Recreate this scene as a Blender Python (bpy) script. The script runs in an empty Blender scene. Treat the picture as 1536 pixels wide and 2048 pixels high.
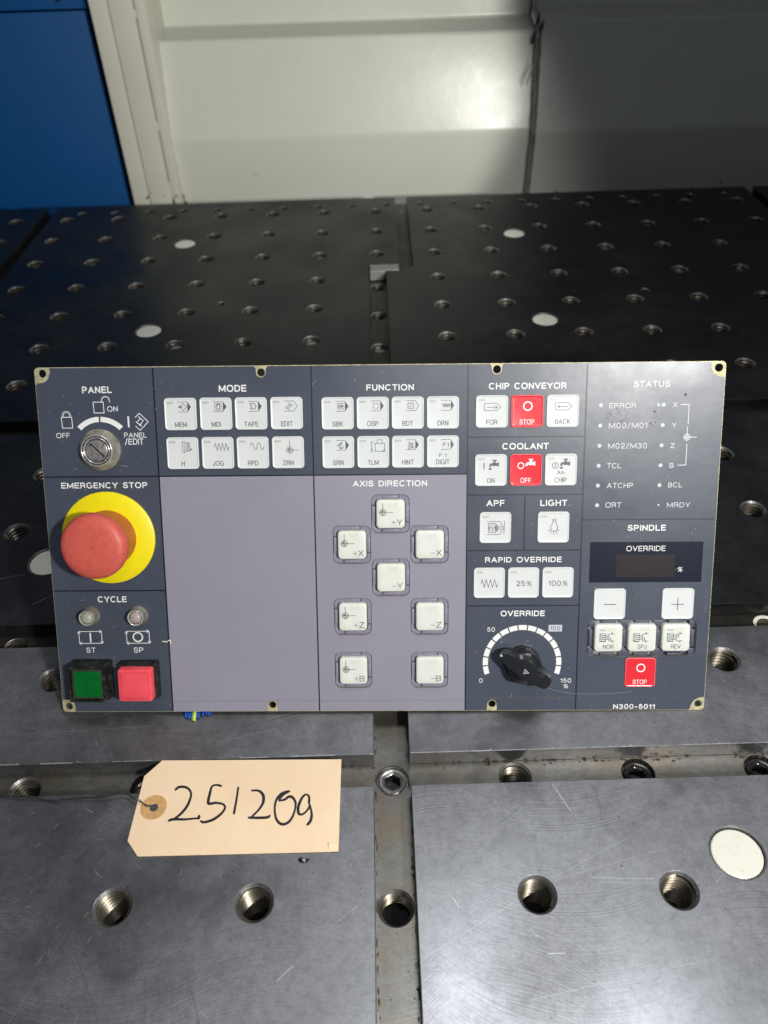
import bpy, bmesh, math, random
from mathutils import Matrix, Vector
random.seed(7)
S = bpy.context.scene
COL = S.collection
MM = 0.001
PI = math.pi

# ------------------------------------------------------------------ camera, world, lamps, exposure
cam_d = bpy.data.cameras.new("camera")
cam = bpy.data.objects.new("camera", cam_d)
COL.objects.link(cam)
S.camera = cam
cam_d.sensor_fit = 'VERTICAL'
cam_d.sensor_height = 36.0
cam_d.lens = 1578.6 / 2048 * 36.0
cam_d.clip_start = 0.01
cam_d.clip_end = 60.0
_r = Vector((0.9995331, -0.01848965, -0.02432526))
_u = Vector((0.03047729, 0.65993046, 0.75070828))
_f = Vector((-0.00217264, 0.75109914, -0.66018585))
cam.matrix_world = Matrix(((_r.x, _u.x, -_f.x, 0.00089), (_r.y, _u.y, -_f.y, -1.15353),
                           (_r.z, _u.z, -_f.z, 0.42935), (0, 0, 0, 1)))
cam_d.dof.use_dof = True
cam_d.dof.focus_distance = 0.50
cam_d.dof.aperture_fstop = 9.0

world = bpy.data.worlds.new("World")
S.world = world
world.use_nodes = True
world.node_tree.nodes["Background"].inputs[0].default_value = (0.80, 0.86, 1.0, 1)
world.node_tree.nodes["Background"].inputs[1].default_value = 0.092

def lamp(name, kind, loc, target, energy, color, **kw):
    d = bpy.data.lights.new(name, kind)
    d.energy = energy
    d.color = color
    for k, v in kw.items():
        setattr(d, k, v)
    o = bpy.data.objects.new(name, d)
    COL.objects.link(o)
    o.location = loc
    o.rotation_euler = (Vector(target) - Vector(loc)).to_track_quat('-Z', 'Y').to_euler()
    return o

# work lamp behind and to the right of the camera: it throws the hard shadows to the left
lamp("work_lamp", 'SPOT', (0.42, -1.50, 0.70), (-0.24, -0.56, 0.0), 41, (1.0, 0.985, 0.95),
     spot_size=math.radians(62), spot_blend=0.34, shadow_soft_size=0.034)
# added spot, unseen, brightens the machine wall; its cone edge imitates a shadow edge
lamp("wall_fill_spot", 'SPOT', (0.43, -0.95, 0.335), (-0.210, 0.17, 0.15), 31, (1.0, 0.985, 0.90),
     spot_size=math.radians(41.0), spot_blend=0.26, shadow_soft_size=0.02)
# workshop ceiling light over the near end of the table
lamp("ceiling_lamp", 'AREA', (0.34, -0.62, 1.75), (0.10, -1.05, 0.0), 2.0, (0.93, 0.96, 1.0),
     shape='RECTANGLE', size=0.6, size_y=0.30, spread=math.radians(80))
# small light held just above the camera
lamp("hand_lamp", 'AREA', (0.03, -1.19, 0.475), (0.02, -0.85, 0.05), 0.30, (0.96, 0.98, 1.0), shape='DISK', size=0.05)
S.view_settings.view_transform = 'Standard'
S.view_settings.look = 'None'
S.view_settings.exposure = 0.0
S.view_settings.gamma = 1.0

# ------------------------------------------------------------------ helpers
def link(o, parent=None):
    COL.objects.link(o)
    if parent is not None:
        o.parent = parent
    return o

def tag(o, label=None, cat=None, group=None, kind=None):
    if label: o['label'] = label
    if cat: o['category'] = cat
    if group: o['group'] = group
    if kind: o['kind'] = kind
    return o

def empty(name, loc=(0, 0, 0), rot=None):
    o = bpy.data.objects.new(name, None)
    o.empty_display_size = 0.02
    COL.objects.link(o)
    o.location = loc
    return o

def mesh_obj(name, verts, faces, mat, parent=None, smooth=False, scale=MM):
    me = bpy.data.meshes.new(name)
    me.from_pydata([tuple(c * scale for c in v) for v in verts], [], faces)
    if mat: me.materials.append(mat)
    if smooth:
        me.polygons.foreach_set('use_smooth', [True] * len(me.polygons))
    me.update()
    return link(bpy.data.objects.new(name, me), parent)

def sharp_by_angle(me, ang=35):
    bm = bmesh.new(); bm.from_mesh(me)
    for e in bm.edges:
        if len(e.link_faces) == 2 and e.calc_face_angle(0) > math.radians(ang):
            e.smooth = False
    for f in bm.faces: f.smooth = True
    bm.to_mesh(me); bm.free()

def fix_normals(me):
    bm = bmesh.new(); bm.from_mesh(me)
    bmesh.ops.recalc_face_normals(bm, faces=bm.faces)
    bm.to_mesh(me); bm.free()

def box(name, lo, hi, mat, parent=None, bevel=0.0, seg=2):
    x0, y0, z0 = lo; x1, y1, z1 = hi
    v = [(x0, y0, z0), (x1, y0, z0), (x1, y1, z0), (x0, y1, z0), (x0, y0, z1), (x1, y0, z1), (x1, y1, z1), (x0, y1, z1)]
    f = [(0, 3, 2, 1), (4, 5, 6, 7), (0, 1, 5, 4), (1, 2, 6, 5), (2, 3, 7, 6), (3, 0, 4, 7)]
    o = mesh_obj(name, v, f, mat, parent)
    if bevel:
        bm = bmesh.new(); bm.from_mesh(o.data)
        bmesh.ops.bevel(bm, geom=list(bm.edges), offset=bevel * MM, segments=seg, affect='EDGES', profile=0.6)
        bm.to_mesh(o.data); bm.free()
        sharp_by_angle(o.data, 50)
    return o

def lathe(name, prof, mat, parent=None, n=48, loc=(0, 0, 0), ang=35, sm=True, cap=True):
    """profile of (radius, z) turned about z"""
    v = []; f = []
    for r, z in prof:
        for i in range(n):
            a = 2 * PI * i / n
            v.append((r * math.cos(a), r * math.sin(a), z))
    for j in range(len(prof) - 1):
        for i in range(n):
            k = (i + 1) % n
            f.append((j * n + i, j * n + k, (j + 1) * n + k, (j + 1) * n + i))
    m = len(prof)
    if cap and prof[0][0] > 1e-6: f.append(tuple(reversed(range(n))))
    if cap and prof[-1][0] > 1e-6: f.append(tuple((m - 1) * n + i for i in range(n)))
    o = mesh_obj(name, v, f, mat, parent)
    bm = bmesh.new(); bm.from_mesh(o.data)
    bmesh.ops.remove_doubles(bm, verts=bm.verts, dist=1e-7)
    bmesh.ops.recalc_face_normals(bm, faces=bm.faces)
    bm.to_mesh(o.data); bm.free()
    if sm: sharp_by_angle(o.data, ang)
    o.location = [c * MM for c in loc]
    return o

def rrect(w, h, r, n=6, cx=0, cy=0):
    p = []
    for sx, sy, a0 in ((1, 1, 0), (-1, 1, 90), (-1, -1, 180), (1, -1, 270)):
        for i in range(n + 1):
            a = math.radians(a0 + 90 * i / n)
            p.append((cx + sx * (w / 2 - r) + r * math.cos(a), cy + sy * (h / 2 - r) + r * math.sin(a)))
    return p

def circ(cx, cy, r, n=28):
    return [(cx + r * math.cos(2 * PI * i / n), cy + r * math.sin(2 * PI * i / n)) for i in range(n)]

def plate(name, outline, holes, z0, z1, mat, parent=None, bevel=0.0):
    """flat plate between z0 and z1 with real holes cut through it"""
    cu = bpy.data.curves.new(name, 'CURVE')
    cu.dimensions = '2D'; cu.fill_mode = 'BOTH'
    for loop in [outline] + list(holes):
        s = cu.splines.new('POLY'); s.points.add(len(loop) - 1)
        for p, q in zip(s.points, loop): p.co = (q[0] * MM, q[1] * MM, 0, 1)
        s.use_cyclic_u = True
    cu.extrude = (z1 - z0) / 2 * MM - bevel * MM
    if bevel:
        cu.bevel_depth = bevel * MM; cu.offset = -bevel * MM; cu.bevel_resolution = 1
    t = bpy.data.objects.new("t", cu); COL.objects.link(t)
    me = bpy.data.meshes.new_from_object(t)
    bpy.data.objects.remove(t); bpy.data.curves.remove(cu)
    me.name = name
    me.materials.clear(); me.materials.append(mat)
    me.transform(Matrix.Translation((0, 0, (z0 + z1) / 2 * MM)))
    for p in me.polygons: p.use_smooth = False
    return link(bpy.data.objects.new(name, me), parent)

def loft(name, rings, mat, parent=None, cap=True, smooth=True, ang=40, loc=(0, 0, 0)):
    """rings: list of (2-D loop, z), all of one length"""
    n = len(rings[0][0]); v = []; f = []
    for loop, z in rings:
        v += [(x, y, z) for x, y in loop]
    for j in range(len(rings) - 1):
        for i in range(n):
            k = (i + 1) % n
            f.append((j * n + i, j * n + k, (j + 1) * n + k, (j + 1) * n + i))
    if cap: f.append(tuple((len(rings) - 1) * n + i for i in range(n)))
    o = mesh_obj(name, v, f, mat, parent)
    if smooth: sharp_by_angle(o.data, ang)
    o.location = [c * MM for c in loc]
    return o

def tube_pts(pts, r, n=8, caps=True):
    v = []; f = []
    P = [Vector(p) for p in pts]
    up = Vector((0, 0, 1))
    for i, p in enumerate(P):
        d = (P[min(i + 1, len(P) - 1)] - P[max(i - 1, 0)]).normalized()
        a = d.cross(up)
        if a.length < 1e-3: a = d.cross(Vector((0, 1, 0)))
        a.normalize(); b = d.cross(a)
        rr = r[i] if isinstance(r, (list, tuple)) else r
        for k in range(n):
            t = 2 * PI * k / n
            v.append(tuple(p + a * rr * math.cos(t) + b * rr * math.sin(t)))
    for i in range(len(P) - 1):
        for k in range(n):
            q = (k + 1) % n
            f.append((i * n + k, i * n + q, (i + 1) * n + q, (i + 1) * n + k))
    if caps:
        f.append(tuple(reversed(range(n)))); f.append(tuple((len(P) - 1) * n + k for k in range(n)))
    return v, f

def tube(name, pts, r, mat, parent=None, n=8):
    v, f = tube_pts(pts, r, n)
    return mesh_obj(name, v, f, mat, parent, smooth=True)

def spline(pts, n=6):
    """Catmull-Rom through the points"""
    if len(pts) < 3: return [tuple(p) for p in pts]
    P = [Vector(p) for p in pts]; out = []
    for i in range(len(P) - 1):
        p0, p1, p2, p3 = P[max(i - 1, 0)], P[i], P[i + 1], P[min(i + 2, len(P) - 1)]
        for k in range(n):
            t = k / n
            out.append(tuple(0.5 * ((2 * p1) + (-p0 + p2) * t + (2 * p0 - 5 * p1 + 4 * p2 - p3) * t * t + (-p0 + 3 * p1 - 3 * p2 + p3) * t ** 3)))
    out.append(tuple(P[-1]))
    return out

class Ink:
    """flat printed lines and fills, collected into one mesh"""
    def __init__(self): self.v = []; self.f = []; self.k = 0
    def line(self, pts, w, closed=False, wf=None, z=0.0):
        if not closed and wf is None and len(pts) > 2:      # break the pen stroke at sharp corners
            for i in range(1, len(pts) - 1):
                a = Vector(pts[i][:2]) - Vector(pts[i - 1][:2]); b = Vector(pts[i + 1][:2]) - Vector(pts[i][:2])
                if a.length > 1e-6 and b.length > 1e-6 and a.angle(b) > math.radians(98):
                    e = w * 0.22
                    p = Vector(pts[i][:2])
                    self.line(list(pts[:i]) + [tuple(p + a.normalized() * e)], w, z=z)
                    self.line([tuple(p - b.normalized() * e)] + list(pts[i + 1:]), w, z=z)
                    return self
        self.k += 1; z += (self.k % 12) * 0.002
        P = [Vector((p[0], p[1])) for p in pts]; n = len(P); L = []
        for i in range(n):
            a = P[i - 1] if (i > 0 or closed) else None
            b = P[(i + 1) % n] if (i < n - 1 or closed) else None
            d1 = (P[i] - a).normalized() if a is not None and (P[i] - a).length > 1e-9 else None
            d2 = (b - P[i]).normalized() if b is not None and (b - P[i]).length > 1e-9 else None
            if d1 is None: d1 = d2
            if d2 is None: d2 = d1
            nn = Vector((-(d1.y + d2.y), d1.x + d2.x))
            if nn.length < 1e-4: nn = Vector((-d1.y, d1.x))
            nn.normalize()
            c = max(0.40, nn.dot(Vector((-d1.y, d1.x))))
            ww = w * (wf[i] if wf else 1)
            L.append((P[i] + nn * ww / 2 / c, P[i] - nn * ww / 2 / c))
        b0 = len(self.v)
        for a, b in L: self.v += [(a.x, a.y, z), (b.x, b.y, z)]
        for i in range(n if closed else n - 1):
            k = (i + 1) % n
            self.f.append((b0 + 2 * i, b0 + 2 * i + 1, b0 + 2 * k + 1, b0 + 2 * k))
        return self
    def poly(self, pts, z=0.0):
        self.k += 1; z += (self.k % 12) * 0.002
        b0 = len(self.v); self.v += [(p[0], p[1], z) for p in pts]
        self.f.append(tuple(range(b0, b0 + len(pts)))); return self
    def arc(self, cx, cy, r, a0, a1, w, n=20, closed=False):
        m = n if closed else n + 1
        return self.line([(cx + r * math.cos(math.radians(a0 + (a1 - a0) * i / n)), cy + r * math.sin(math.radians(a0 + (a1 - a0) * i / n))) for i in range(m)], w, closed)
    def ring(self, cx, cy, r, w, n=28): return self.arc(cx, cy, r, 0, 360, w, n, True)
    def build(self, name, mat, parent=None, loc=(0, 0, 0)):
        me = bpy.data.meshes.new(name)
        me.from_pydata([(a * MM, b * MM, c * MM) for a, b, c in self.v], [], self.f)
        bm = bmesh.new(); bm.from_mesh(me)
        for f in bm.faces:
            if f.normal.z < 0: f.normal_flip()
        bm.to_mesh(me); bm.free()
        me.materials.append(mat)
        o = link(bpy.data.objects.new(name, me), parent)
        o.location = [c * MM for c in loc]
        return o

# letters as pen strokes on a cap height of 1 (grotesque capitals and figures)
def _arc(cx, cy, rx, ry, a0, a1, n=None):
    n = n or max(4, int(abs(a1 - a0) / 15))
    return [(cx + rx * math.cos(math.radians(a0 + (a1 - a0) * i / n)), cy + ry * math.sin(math.radians(a0 + (a1 - a0) * i / n))) for i in range(n + 1)]
def _sup(cx, cy, rx, ry, a0, a1, n=24, e=2.35):      # squarish oval
    out = []
    for i in range(n + 1):
        a = math.radians(a0 + (a1 - a0) * i / n); c, s_ = math.cos(a), math.sin(a)
        out.append((cx + rx * math.copysign(abs(c) ** (2 / e), c), cy + ry * math.copysign(abs(s_) ** (2 / e), s_)))
    return out
GL = {
 'A': (.70, [[(0, 0), (.35, 1), (.70, 0)], [(.125, .33), (.575, .33)]]),
 'B': (.60, [[(0, 0), (0, 1), (.34, 1)] + _arc(.34, .755, .22, .245, 90, -90) + [(0, .51)], [(.32, .51), (.36, .51)] + _arc(.36, .255, .24, .255, 90, -90) + [(0, 0)]]),
 'C': (.70, [_sup(.36, .5, .36, .52, 42, 318, 30)]),
 'D': (.64, [[(0, 0), (0, 1), (.26, 1)] + _sup(.26, .5, .38, .5, 90, -90, 20) + [(0, 0)]]),
 'E': (.52, [[(.52, 1), (0, 1), (0, 0), (.53, 0)], [(0, .52), (.48, .52)]]),
 'F': (.50, [[(.50, 1), (0, 1), (0, 0)], [(0, .50), (.45, .50)]]),
 'G': (.72, [_sup(.36, .5, .36, .52, 48, 300, 30) + [(.68, .16), (.70, .47), (.40, .47)], [(.70, .47), (.70, 0)]]),
 'H': (.60, [[(0, 0), (0, 1)], [(.60, 0), (.60, 1)], [(0, .52), (.60, .52)]]),
 'I': (.0, [[(0, 0), (0, 1)]]),
 'J': (.44, [[(.44, 1), (.44, .27)] + _arc(.22, .27, .22, .29, 0, -180) + [(0, .34)]]),
 'K': (.60, [[(0, 0), (0, 1)], [(.56, 1), (.02, .40)], [(.19, .58), (.60, 0)]]),
 'L': (.47, [[(0, 1), (0, 0), (.47, 0)]]),
 'M': (.80, [[(0, 0), (0, 1), (.40, .10), (.80, 1), (.80, 0)]]),
 'N': (.60, [[(0, 0), (0, 1), (.60, 0), (.60, 1)]]),
 'O': (.76, [_sup(.38, .5, .38, .52, 0, 360, 36)]),
 'P': (.56, [[(0, 0), (0, 1), (.30, 1)] + _arc(.30, .72, .26, .28, 90, -90) + [(0, .44)]]),
 'R': (.60, [[(0, 0), (0, 1), (.34, 1)] + _arc(.34, .74, .24, .26, 90, -90) + [(0, .48)], [(.30, .48), (.42, .46), (.53, .36), (.55, .14), (.60, 0)]]),
 'S': (.58, [[(.55, .73)] + _sup(.29, .75, .26, .27, 10, 180, 14, 2.1) + [(.06, .62), (.16, .545), (.42, .475), (.54, .40)] + _sup(.29, .26, .29, .28, 20, -180, 18, 2.1) + [(0, .30)]]),
 'T': (.56, [[(0, 1), (.56, 1)], [(.28, 1), (.28, 0)]]),
 'U': (.60, [[(0, 1), (0, .32)] + _arc(.30, .31, .30, .33, 180, 360) + [(.60, 1)]]),
 'V': (.64, [[(0, 1), (.32, 0), (.64, 1)]]),
 'X': (.62, [[(0, 0), (.60, 1)], [(.02, 1), (.62, 0)]]),
 'Y': (.64, [[(0, 1), (.32, .42), (.64, 1)], [(.32, .42), (.32, 0)]]),
 'Z': (.56, [[(.02, 1), (.56, 1), (0, 0), (.58, 0)]]),
 '0': (.50, [_sup(.25, .5, .25, .52, 0, 360, 32, 2.2)]),
 '1': (.22, [[(0, .76), (.12, .82), (.22, 1), (.22, 0)]]),
 '2': (.50, [[(.02, .70)] + _arc(.26, .74, .24, .27, 175, -20) + [(.40, .46), (.14, .24), (.02, 0), (.52, 0)]]),
 '3': (.50, [[(.02, .74)] + _arc(.25, .75, .22, .26, 165, -75) + [(.20, .52), (.26, .52)] + _arc(.25, .26, .25, .27, 88, -170) + [(0, .26)]]),
 '5': (.50, [[(.46, 1), (.10, 1), (.04, .50)] + _arc(.25, .32, .25, .33, 135, -165) + [(0, .24)]]),
 '%': (.84, [_arc(.19, .76, .17, .22, 0, 360, 16), _arc(.65, .24, .17, .22, 0, 360, 16), [(.62, 1), (.22, 0)]]),
 '/': (.36, [[(0, -.06), (.36, 1.06)]]),
 '-': (.30, [[(0, .38), (.30, .38)]]),
 ' ': (.28, []),
}
ROUND = set('CGS2356%J0O')
def text_strokes(s, weight):
    """pen strokes of a word on cap height 1; returns strokes and width"""
    x = 0.0; out = []; sp = 0.145 + weight * 0.95
    for ch in s:
        wd, st = GL[ch]
        for q in st: out.append(([(x + a, b) for a, b in q], ch not in ROUND and not (ch in 'AR' and q is not st[0])))
        x += wd + sp
    return out, x - sp

def lettering(name, s, x0, y0, x1, y1, mat, parent, z=0.0, bold=0.012, shear=0.0, sp=1.06, centre=None):
    """word fitted to the box x0..x1, y0..y1 (mm, y up)"""
    wt = 0.185 if bold > 0.015 else (0.132 if bold >= -0.008 else 0.10)
    st, wd = text_strokes(s, wt)
    h = (y1 - y0); w = wt * h; sy = h - w
    if centre is not None:
        sx = h * .92 * centre[1]; x0 = centre[0] - wd * sx / 2
    else:
        sx = (x1 - x0 - w) / max(wd, 1e-3) if wd > 0 else 1; x0 = x0 + w / 2
    ink = Ink()
    for q, ext in st:
        pts = [(x0 + a * sx + shear * b * sy, y0 + w / 2 + b * sy) for a, b in q]
        closed = len(q) > 12 and math.hypot(q[0][0] - q[-1][0], q[0][1] - q[-1][1]) < 1e-6
        if closed: pts = pts[:-1]
        elif ext:      # square ends, half a pen width beyond the end points
            for i, j in ((0, 1), (-1, -2)):
                a = Vector(pts[i]); d = (a - Vector(pts[j]))
                if d.length > 1e-6: pts[i] = tuple(a + d.normalized() * w * .5)
        ink.line(pts, w, closed)
    return ink.build(name, mat, parent, (0, 0, z))

# ------------------------------------------------------------------ materials
class NT:
    def __init__(self, name, base=(0.5, 0.5, 0.5), rough=0.5, metal=0.0, **kw):
        self.m = bpy.data.materials.new(name); self.m.use_nodes = True
        self.t = self.m.node_tree; self.b = self.t.nodes["Principled BSDF"]
        self.set('Base Color', (*base, 1)); self.set('Roughness', rough); self.set('Metallic', metal)
        for k, v in kw.items(): self.set(k, v)
        self._co = None
    def set(self, k, v):
        if isinstance(v, bpy.types.NodeSocket): self.t.links.new(v, self.b.inputs[k])
        else: self.b.inputs[k].default_value = v
    def n(self, typ, **kw):
        nd = self.t.nodes.new(typ)
        for k, v in kw.items(): setattr(nd, k, v)
        return nd
    def lk(self, a, b): self.t.links.new(a, b)
    def co(self, scale=(1, 1, 1), rot=(0, 0, 0), loc=(0, 0, 0)):
        if self._co is None: self._co = self.n('ShaderNodeTexCoord').outputs['Object']
        mp = self.n('ShaderNodeMapping')
        mp.inputs['Scale'].default_value = scale; mp.inputs['Rotation'].default_value = rot; mp.inputs['Location'].default_value = loc
        self.lk(self._co, mp.inputs[0]); return mp.outputs[0]
    def noise(self, sc, detail=4, rough=0.55, co=None, dist=0.0):
        nd = self.n('ShaderNodeTexNoise'); nd.inputs['Scale'].default_value = sc
        nd.inputs['Detail'].default_value = detail; nd.inputs['Roughness'].default_value = rough; nd.inputs['Distortion'].default_value = dist
        self.lk(co if co is not None else self.co(), nd.inputs['Vector']); return nd.outputs['Fac']
    def ramp(self, fac, stops):
        nd = self.n('ShaderNodeValToRGB'); r = nd.color_ramp
        while len(r.elements) < len(stops): r.elements.new(0.5)
        for e, (p, c) in zip(r.elements, stops):
            e.position = p; e.color = (c, c, c, 1) if isinstance(c, (int, float)) else (*c, 1)
        self.lk(fac, nd.inputs[0]); return nd.outputs[0]
    def math(self, op, a, b=None, c=None, clamp=False):
        nd = self.n('ShaderNodeMath', operation=op); nd.use_clamp = clamp
        for i, x in enumerate((a, b, c)):
            if x is None: continue
            if isinstance(x, bpy.types.NodeSocket): self.lk(x, nd.inputs[i])
            else: nd.inputs[i].default_value = x
        return nd.outputs[0]
    def mix(self, fac, a, b, mode='MIX'):
        nd = self.n('ShaderNodeMix', data_type='RGBA', blend_type=mode)
        for i, x in ((0, fac), (6, a), (7, b)):
            if isinstance(x, bpy.types.NodeSocket): self.lk(x, nd.inputs[i])
            else: nd.inputs[i].default_value = x if i == 0 else (*x, 1)
        return nd.outputs[2]
    def bump(self, h, strength=0.2, dist=0.001, normal=None):
        nd = self.n('ShaderNodeBump'); nd.inputs['Strength'].default_value = strength; nd.inputs['Distance'].default_value = dist
        self.lk(h, nd.inputs['Height'])
        if normal is not None: self.lk(normal, nd.inputs['Normal'])
        self.set('Normal', nd.outputs[0]); return nd.outputs[0]

def simple(name, base, rough=0.5, metal=0.0, var=0.12, sc=300, **kw):
    t = NT(name, base, rough, metal, **kw)
    f = t.noise(sc, 5)
    d = tuple(c * (1 - var) for c in base); l = tuple(min(1, c * (1 + var)) for c in base)
    t.set('Base Color', t.ramp(f, [(0.3, d), (0.7, l)]))
    return t.m

# ---- machined steel: arcs left by the face mill, blotches, brown stains
def steel(name, c0, c1, rough, arc_off, arc_strength=0.5, stain=0.0, metal=0.85):
    t = NT(name, c0, rough, metal)
    co = t.co()
    sep = t.n('ShaderNodeSeparateXYZ'); t.lk(co, sep.inputs[0])
    x, y = sep.outputs[0], sep.outputs[1]
    def arcs(px, off, R, sgn, freq):
        xm = t.math('SUBTRACT', t.math('WRAP', t.math('ADD', x, off), px / 2, -px / 2), 0.0)
        r = t.math('SQRT', t.math('SUBTRACT', R * R, t.math('MULTIPLY', xm, xm)))
        w = t.math('ADD', y, t.math('MULTIPLY', r, sgn))
        nd = t.n('ShaderNodeTexNoise', noise_dimensions='1D')
        nd.inputs['Scale'].default_value = freq; nd.inputs['Detail'].default_value = 2.5
        t.lk(t.math('ADD', w, t.math('MULTIPLY', t.noise(14, 2), 0.0025)), nd.inputs['W']); return nd.outputs['Fac']
    a1 = arcs(0.150, arc_off, 0.115, 1.0, 1300)
    a2 = arcs(0.150, arc_off + 0.06, 0.105, -1.0, 1100)
    m1 = t.ramp(t.noise(8, 3), [(0.38, 0.15), (0.58, 1.0)])
    m2 = t.ramp(t.noise(9, 3, co=t.co(loc=(3, 1, 0))), [(0.44, 0.05), (0.60, 1.0)])
    h = t.math('ADD', t.math('MULTIPLY', a1, m1), t.math('MULTIPLY', a2, m2))
    fine = t.noise(600, 6, 0.7)
    blot = t.noise(45, 7, 0.68)
    big = t.noise(6, 4, 0.6, dist=0.6)
    colr = t.mix(t.ramp(blot, [(0.30, 0.0), (0.72, 1.0)]), c0, c1)
    colr = t.mix(t.ramp(h, [(0.40, 0.0), (1.05, 0.24)]), colr, tuple(c * 1.45 for c in c1))
    mott = t.noise(170, 6, 0.75, co=t.co(loc=(2, 2, 9)))
    colr = t.mix(t.ramp(mott, [(0.38, 0.30), (0.55, 0.0)]), colr, tuple(c * 0.55 for c in c0))
    colr = t.mix(t.ramp(fine, [(0.30, 0.28), (0.60, 0.0)]), colr, tuple(c * 0.45 for c in c0))
    speck = t.noise(240, 3, 0.5, co=t.co(loc=(5, 5, 5)))
    colr = t.mix(t.ramp(speck, [(0.70, 0.0), (0.76, 0.7)]), colr, (0.10, 0.085, 0.07))
    if stain:
        sm = t.ramp(t.noise(38, 6, 0.7, co=t.co(loc=(1, 7, 0))), [(0.42, 0.0), (0.66, stain)])
        colr = t.mix(sm, colr, (0.19, 0.155, 0.105))
    t.set('Base Color', colr)
    rr = t.math('ADD', t.math('MULTIPLY', t.math('SUBTRACT', blot, 0.5), 0.22), t.math('MULTIPLY', t.math('SUBTRACT', big, 0.5), 0.12))
    rr = t.math('ADD', rr, t.math('MULTIPLY', t.math('SUBTRACT', h, 0.5), 0.22))
    t.set('Roughness', t.math('ADD', rr, rough, clamp=True))
    hh = t.math('ADD', t.math('MULTIPLY', h, arc_strength), t.math('MULTIPLY', fine, 0.25))
    t.bump(hh, 0.65, 0.00012)
    return t.m

M = {}
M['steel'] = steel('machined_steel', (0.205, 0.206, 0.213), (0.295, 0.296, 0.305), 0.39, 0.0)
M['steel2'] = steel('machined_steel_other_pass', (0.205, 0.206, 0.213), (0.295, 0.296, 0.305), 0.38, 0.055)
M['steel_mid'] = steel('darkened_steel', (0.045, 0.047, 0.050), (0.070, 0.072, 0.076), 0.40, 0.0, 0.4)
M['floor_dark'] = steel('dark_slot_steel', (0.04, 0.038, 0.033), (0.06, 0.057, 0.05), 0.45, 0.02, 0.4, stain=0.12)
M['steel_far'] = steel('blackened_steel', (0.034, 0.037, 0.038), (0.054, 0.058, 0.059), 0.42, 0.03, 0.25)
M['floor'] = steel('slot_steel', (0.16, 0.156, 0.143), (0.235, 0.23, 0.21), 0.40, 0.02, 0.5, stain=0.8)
M['scratch'] = simple('bright_scratch', (0.46, 0.46, 0.47), 0.42, 0.6)
M['dark_scratch'] = simple('dark_scratch', (0.05, 0.05, 0.05), 0.6)
M['chamfer'] = simple('chamfer_steel', (0.19, 0.187, 0.175), 0.42, 0.75, 0.3, 500)
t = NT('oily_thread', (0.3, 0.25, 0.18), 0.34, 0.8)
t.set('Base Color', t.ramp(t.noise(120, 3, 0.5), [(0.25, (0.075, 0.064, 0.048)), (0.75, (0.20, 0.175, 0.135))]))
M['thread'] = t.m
M['thread_root'] = simple('shaded_thread_root', (0.018, 0.014, 0.010), 0.3, 0.3, 0.4, 400)  # groove shade put into the colour of the thread roots
M['black_oil'] = simple('black_oil', (0.006, 0.006, 0.007), 0.06, 0.0)
M['dark'] = simple('dark_bore', (0.012, 0.011, 0.010), 0.55)
M['grit'] = simple('packed_grit', (0.22, 0.22, 0.20), 0.6, 0.2, 0.6, 900)
M['socket'] = simple('socket_screw_steel', (0.30, 0.29, 0.27), 0.3, 0.9, 0.35, 500)
M['black_screw'] = simple('oily_black_screw', (0.035, 0.033, 0.03), 0.2, 0.6, 0.5, 500)
t = NT('white_plug_plastic', (0.74, 0.71, 0.62), 0.22)
t.set('Base Color', t.mix(t.ramp(t.noise(160, 6, 0.7), [(0.55, 0.0), (0.78, 0.6)]), (0.70, 0.685, 0.60), (0.40, 0.32, 0.20)))
M['plug'] = t.m
M['zinc'] = simple('yellow_zinc_plate', (0.50, 0.45, 0.27), 0.55, 0.35, 0.4, 260)
M['key_block'] = simple('bright_key_steel', (0.27, 0.27, 0.27), 0.45, 0.6, 0.15, 400)

# ---- printed film of the panel: dull blue grey and mauve, hazed and dusty
def film(name, c, c_hi, rough):
    t = NT(name, c, rough)
    sm = t.noise(16, 6, 0.6, dist=0.8); fi = t.noise(700, 5, 0.7)
    st = t.noise(60, 6, 0.75, co=t.co(scale=(1, 0.25, 1), rot=(0, 0, 0.5)))
    col = t.mix(t.ramp(sm, [(0.35, 0.0), (0.70, 0.55)]), c, c_hi)
    col = t.mix(t.ramp(fi, [(0.62, 0.0), (0.80, 0.22)]), col, (0.5, 0.5, 0.5))
    col = t.mix(t.ramp(st, [(0.64, 0.0), (0.80, 0.30)]), col, (0.33, 0.30, 0.26))
    t.set('Base Color', col)
    t.set('Roughness', t.math('ADD', t.math('MULTIPLY', sm, 0.22), rough - 0.11, clamp=True))
    t.bump(t.math('ADD', t.math('MULTIPLY', t.noise(26, 3), 1.0), t.math('MULTIPLY', fi, 0.04)), 0.30, 0.0009)
    t.set('Specular IOR Level', 0.5)
    return t.m
M['film'] = film('blue_grey_film', (0.054, 0.066, 0.091), (0.068, 0.080, 0.106), 0.35)
M['mauve'] = film('mauve_film', (0.258, 0.248, 0.302), (0.28, 0.268, 0.322), 0.42)
M['line'] = simple('divider_ink', (0.008, 0.009, 0.016), 0.4)
M['white_ink'] = simple('white_print', (0.80, 0.80, 0.78), 0.45, 0, 0.05, 900)
M['grey_ink'] = simple('worn_white_print', (0.52, 0.54, 0.58), 0.45, 0, 0.1, 900)
M['dim_ink'] = simple('dulled_white_print', (0.62, 0.63, 0.64), 0.45, 0, 0.1, 900)
M['key_ink'] = simple('grey_key_print', (0.085, 0.085, 0.115), 0.5, 0, 0.25, 2500)
M['mauve_dark'] = simple('mauve_plastic', (0.23, 0.215, 0.275), 0.4, 0, 0.1, 300)
M['blue_plastic'] = simple('blue_grey_plastic', (0.075, 0.08, 0.115), 0.38, 0, 0.1, 300)
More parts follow.
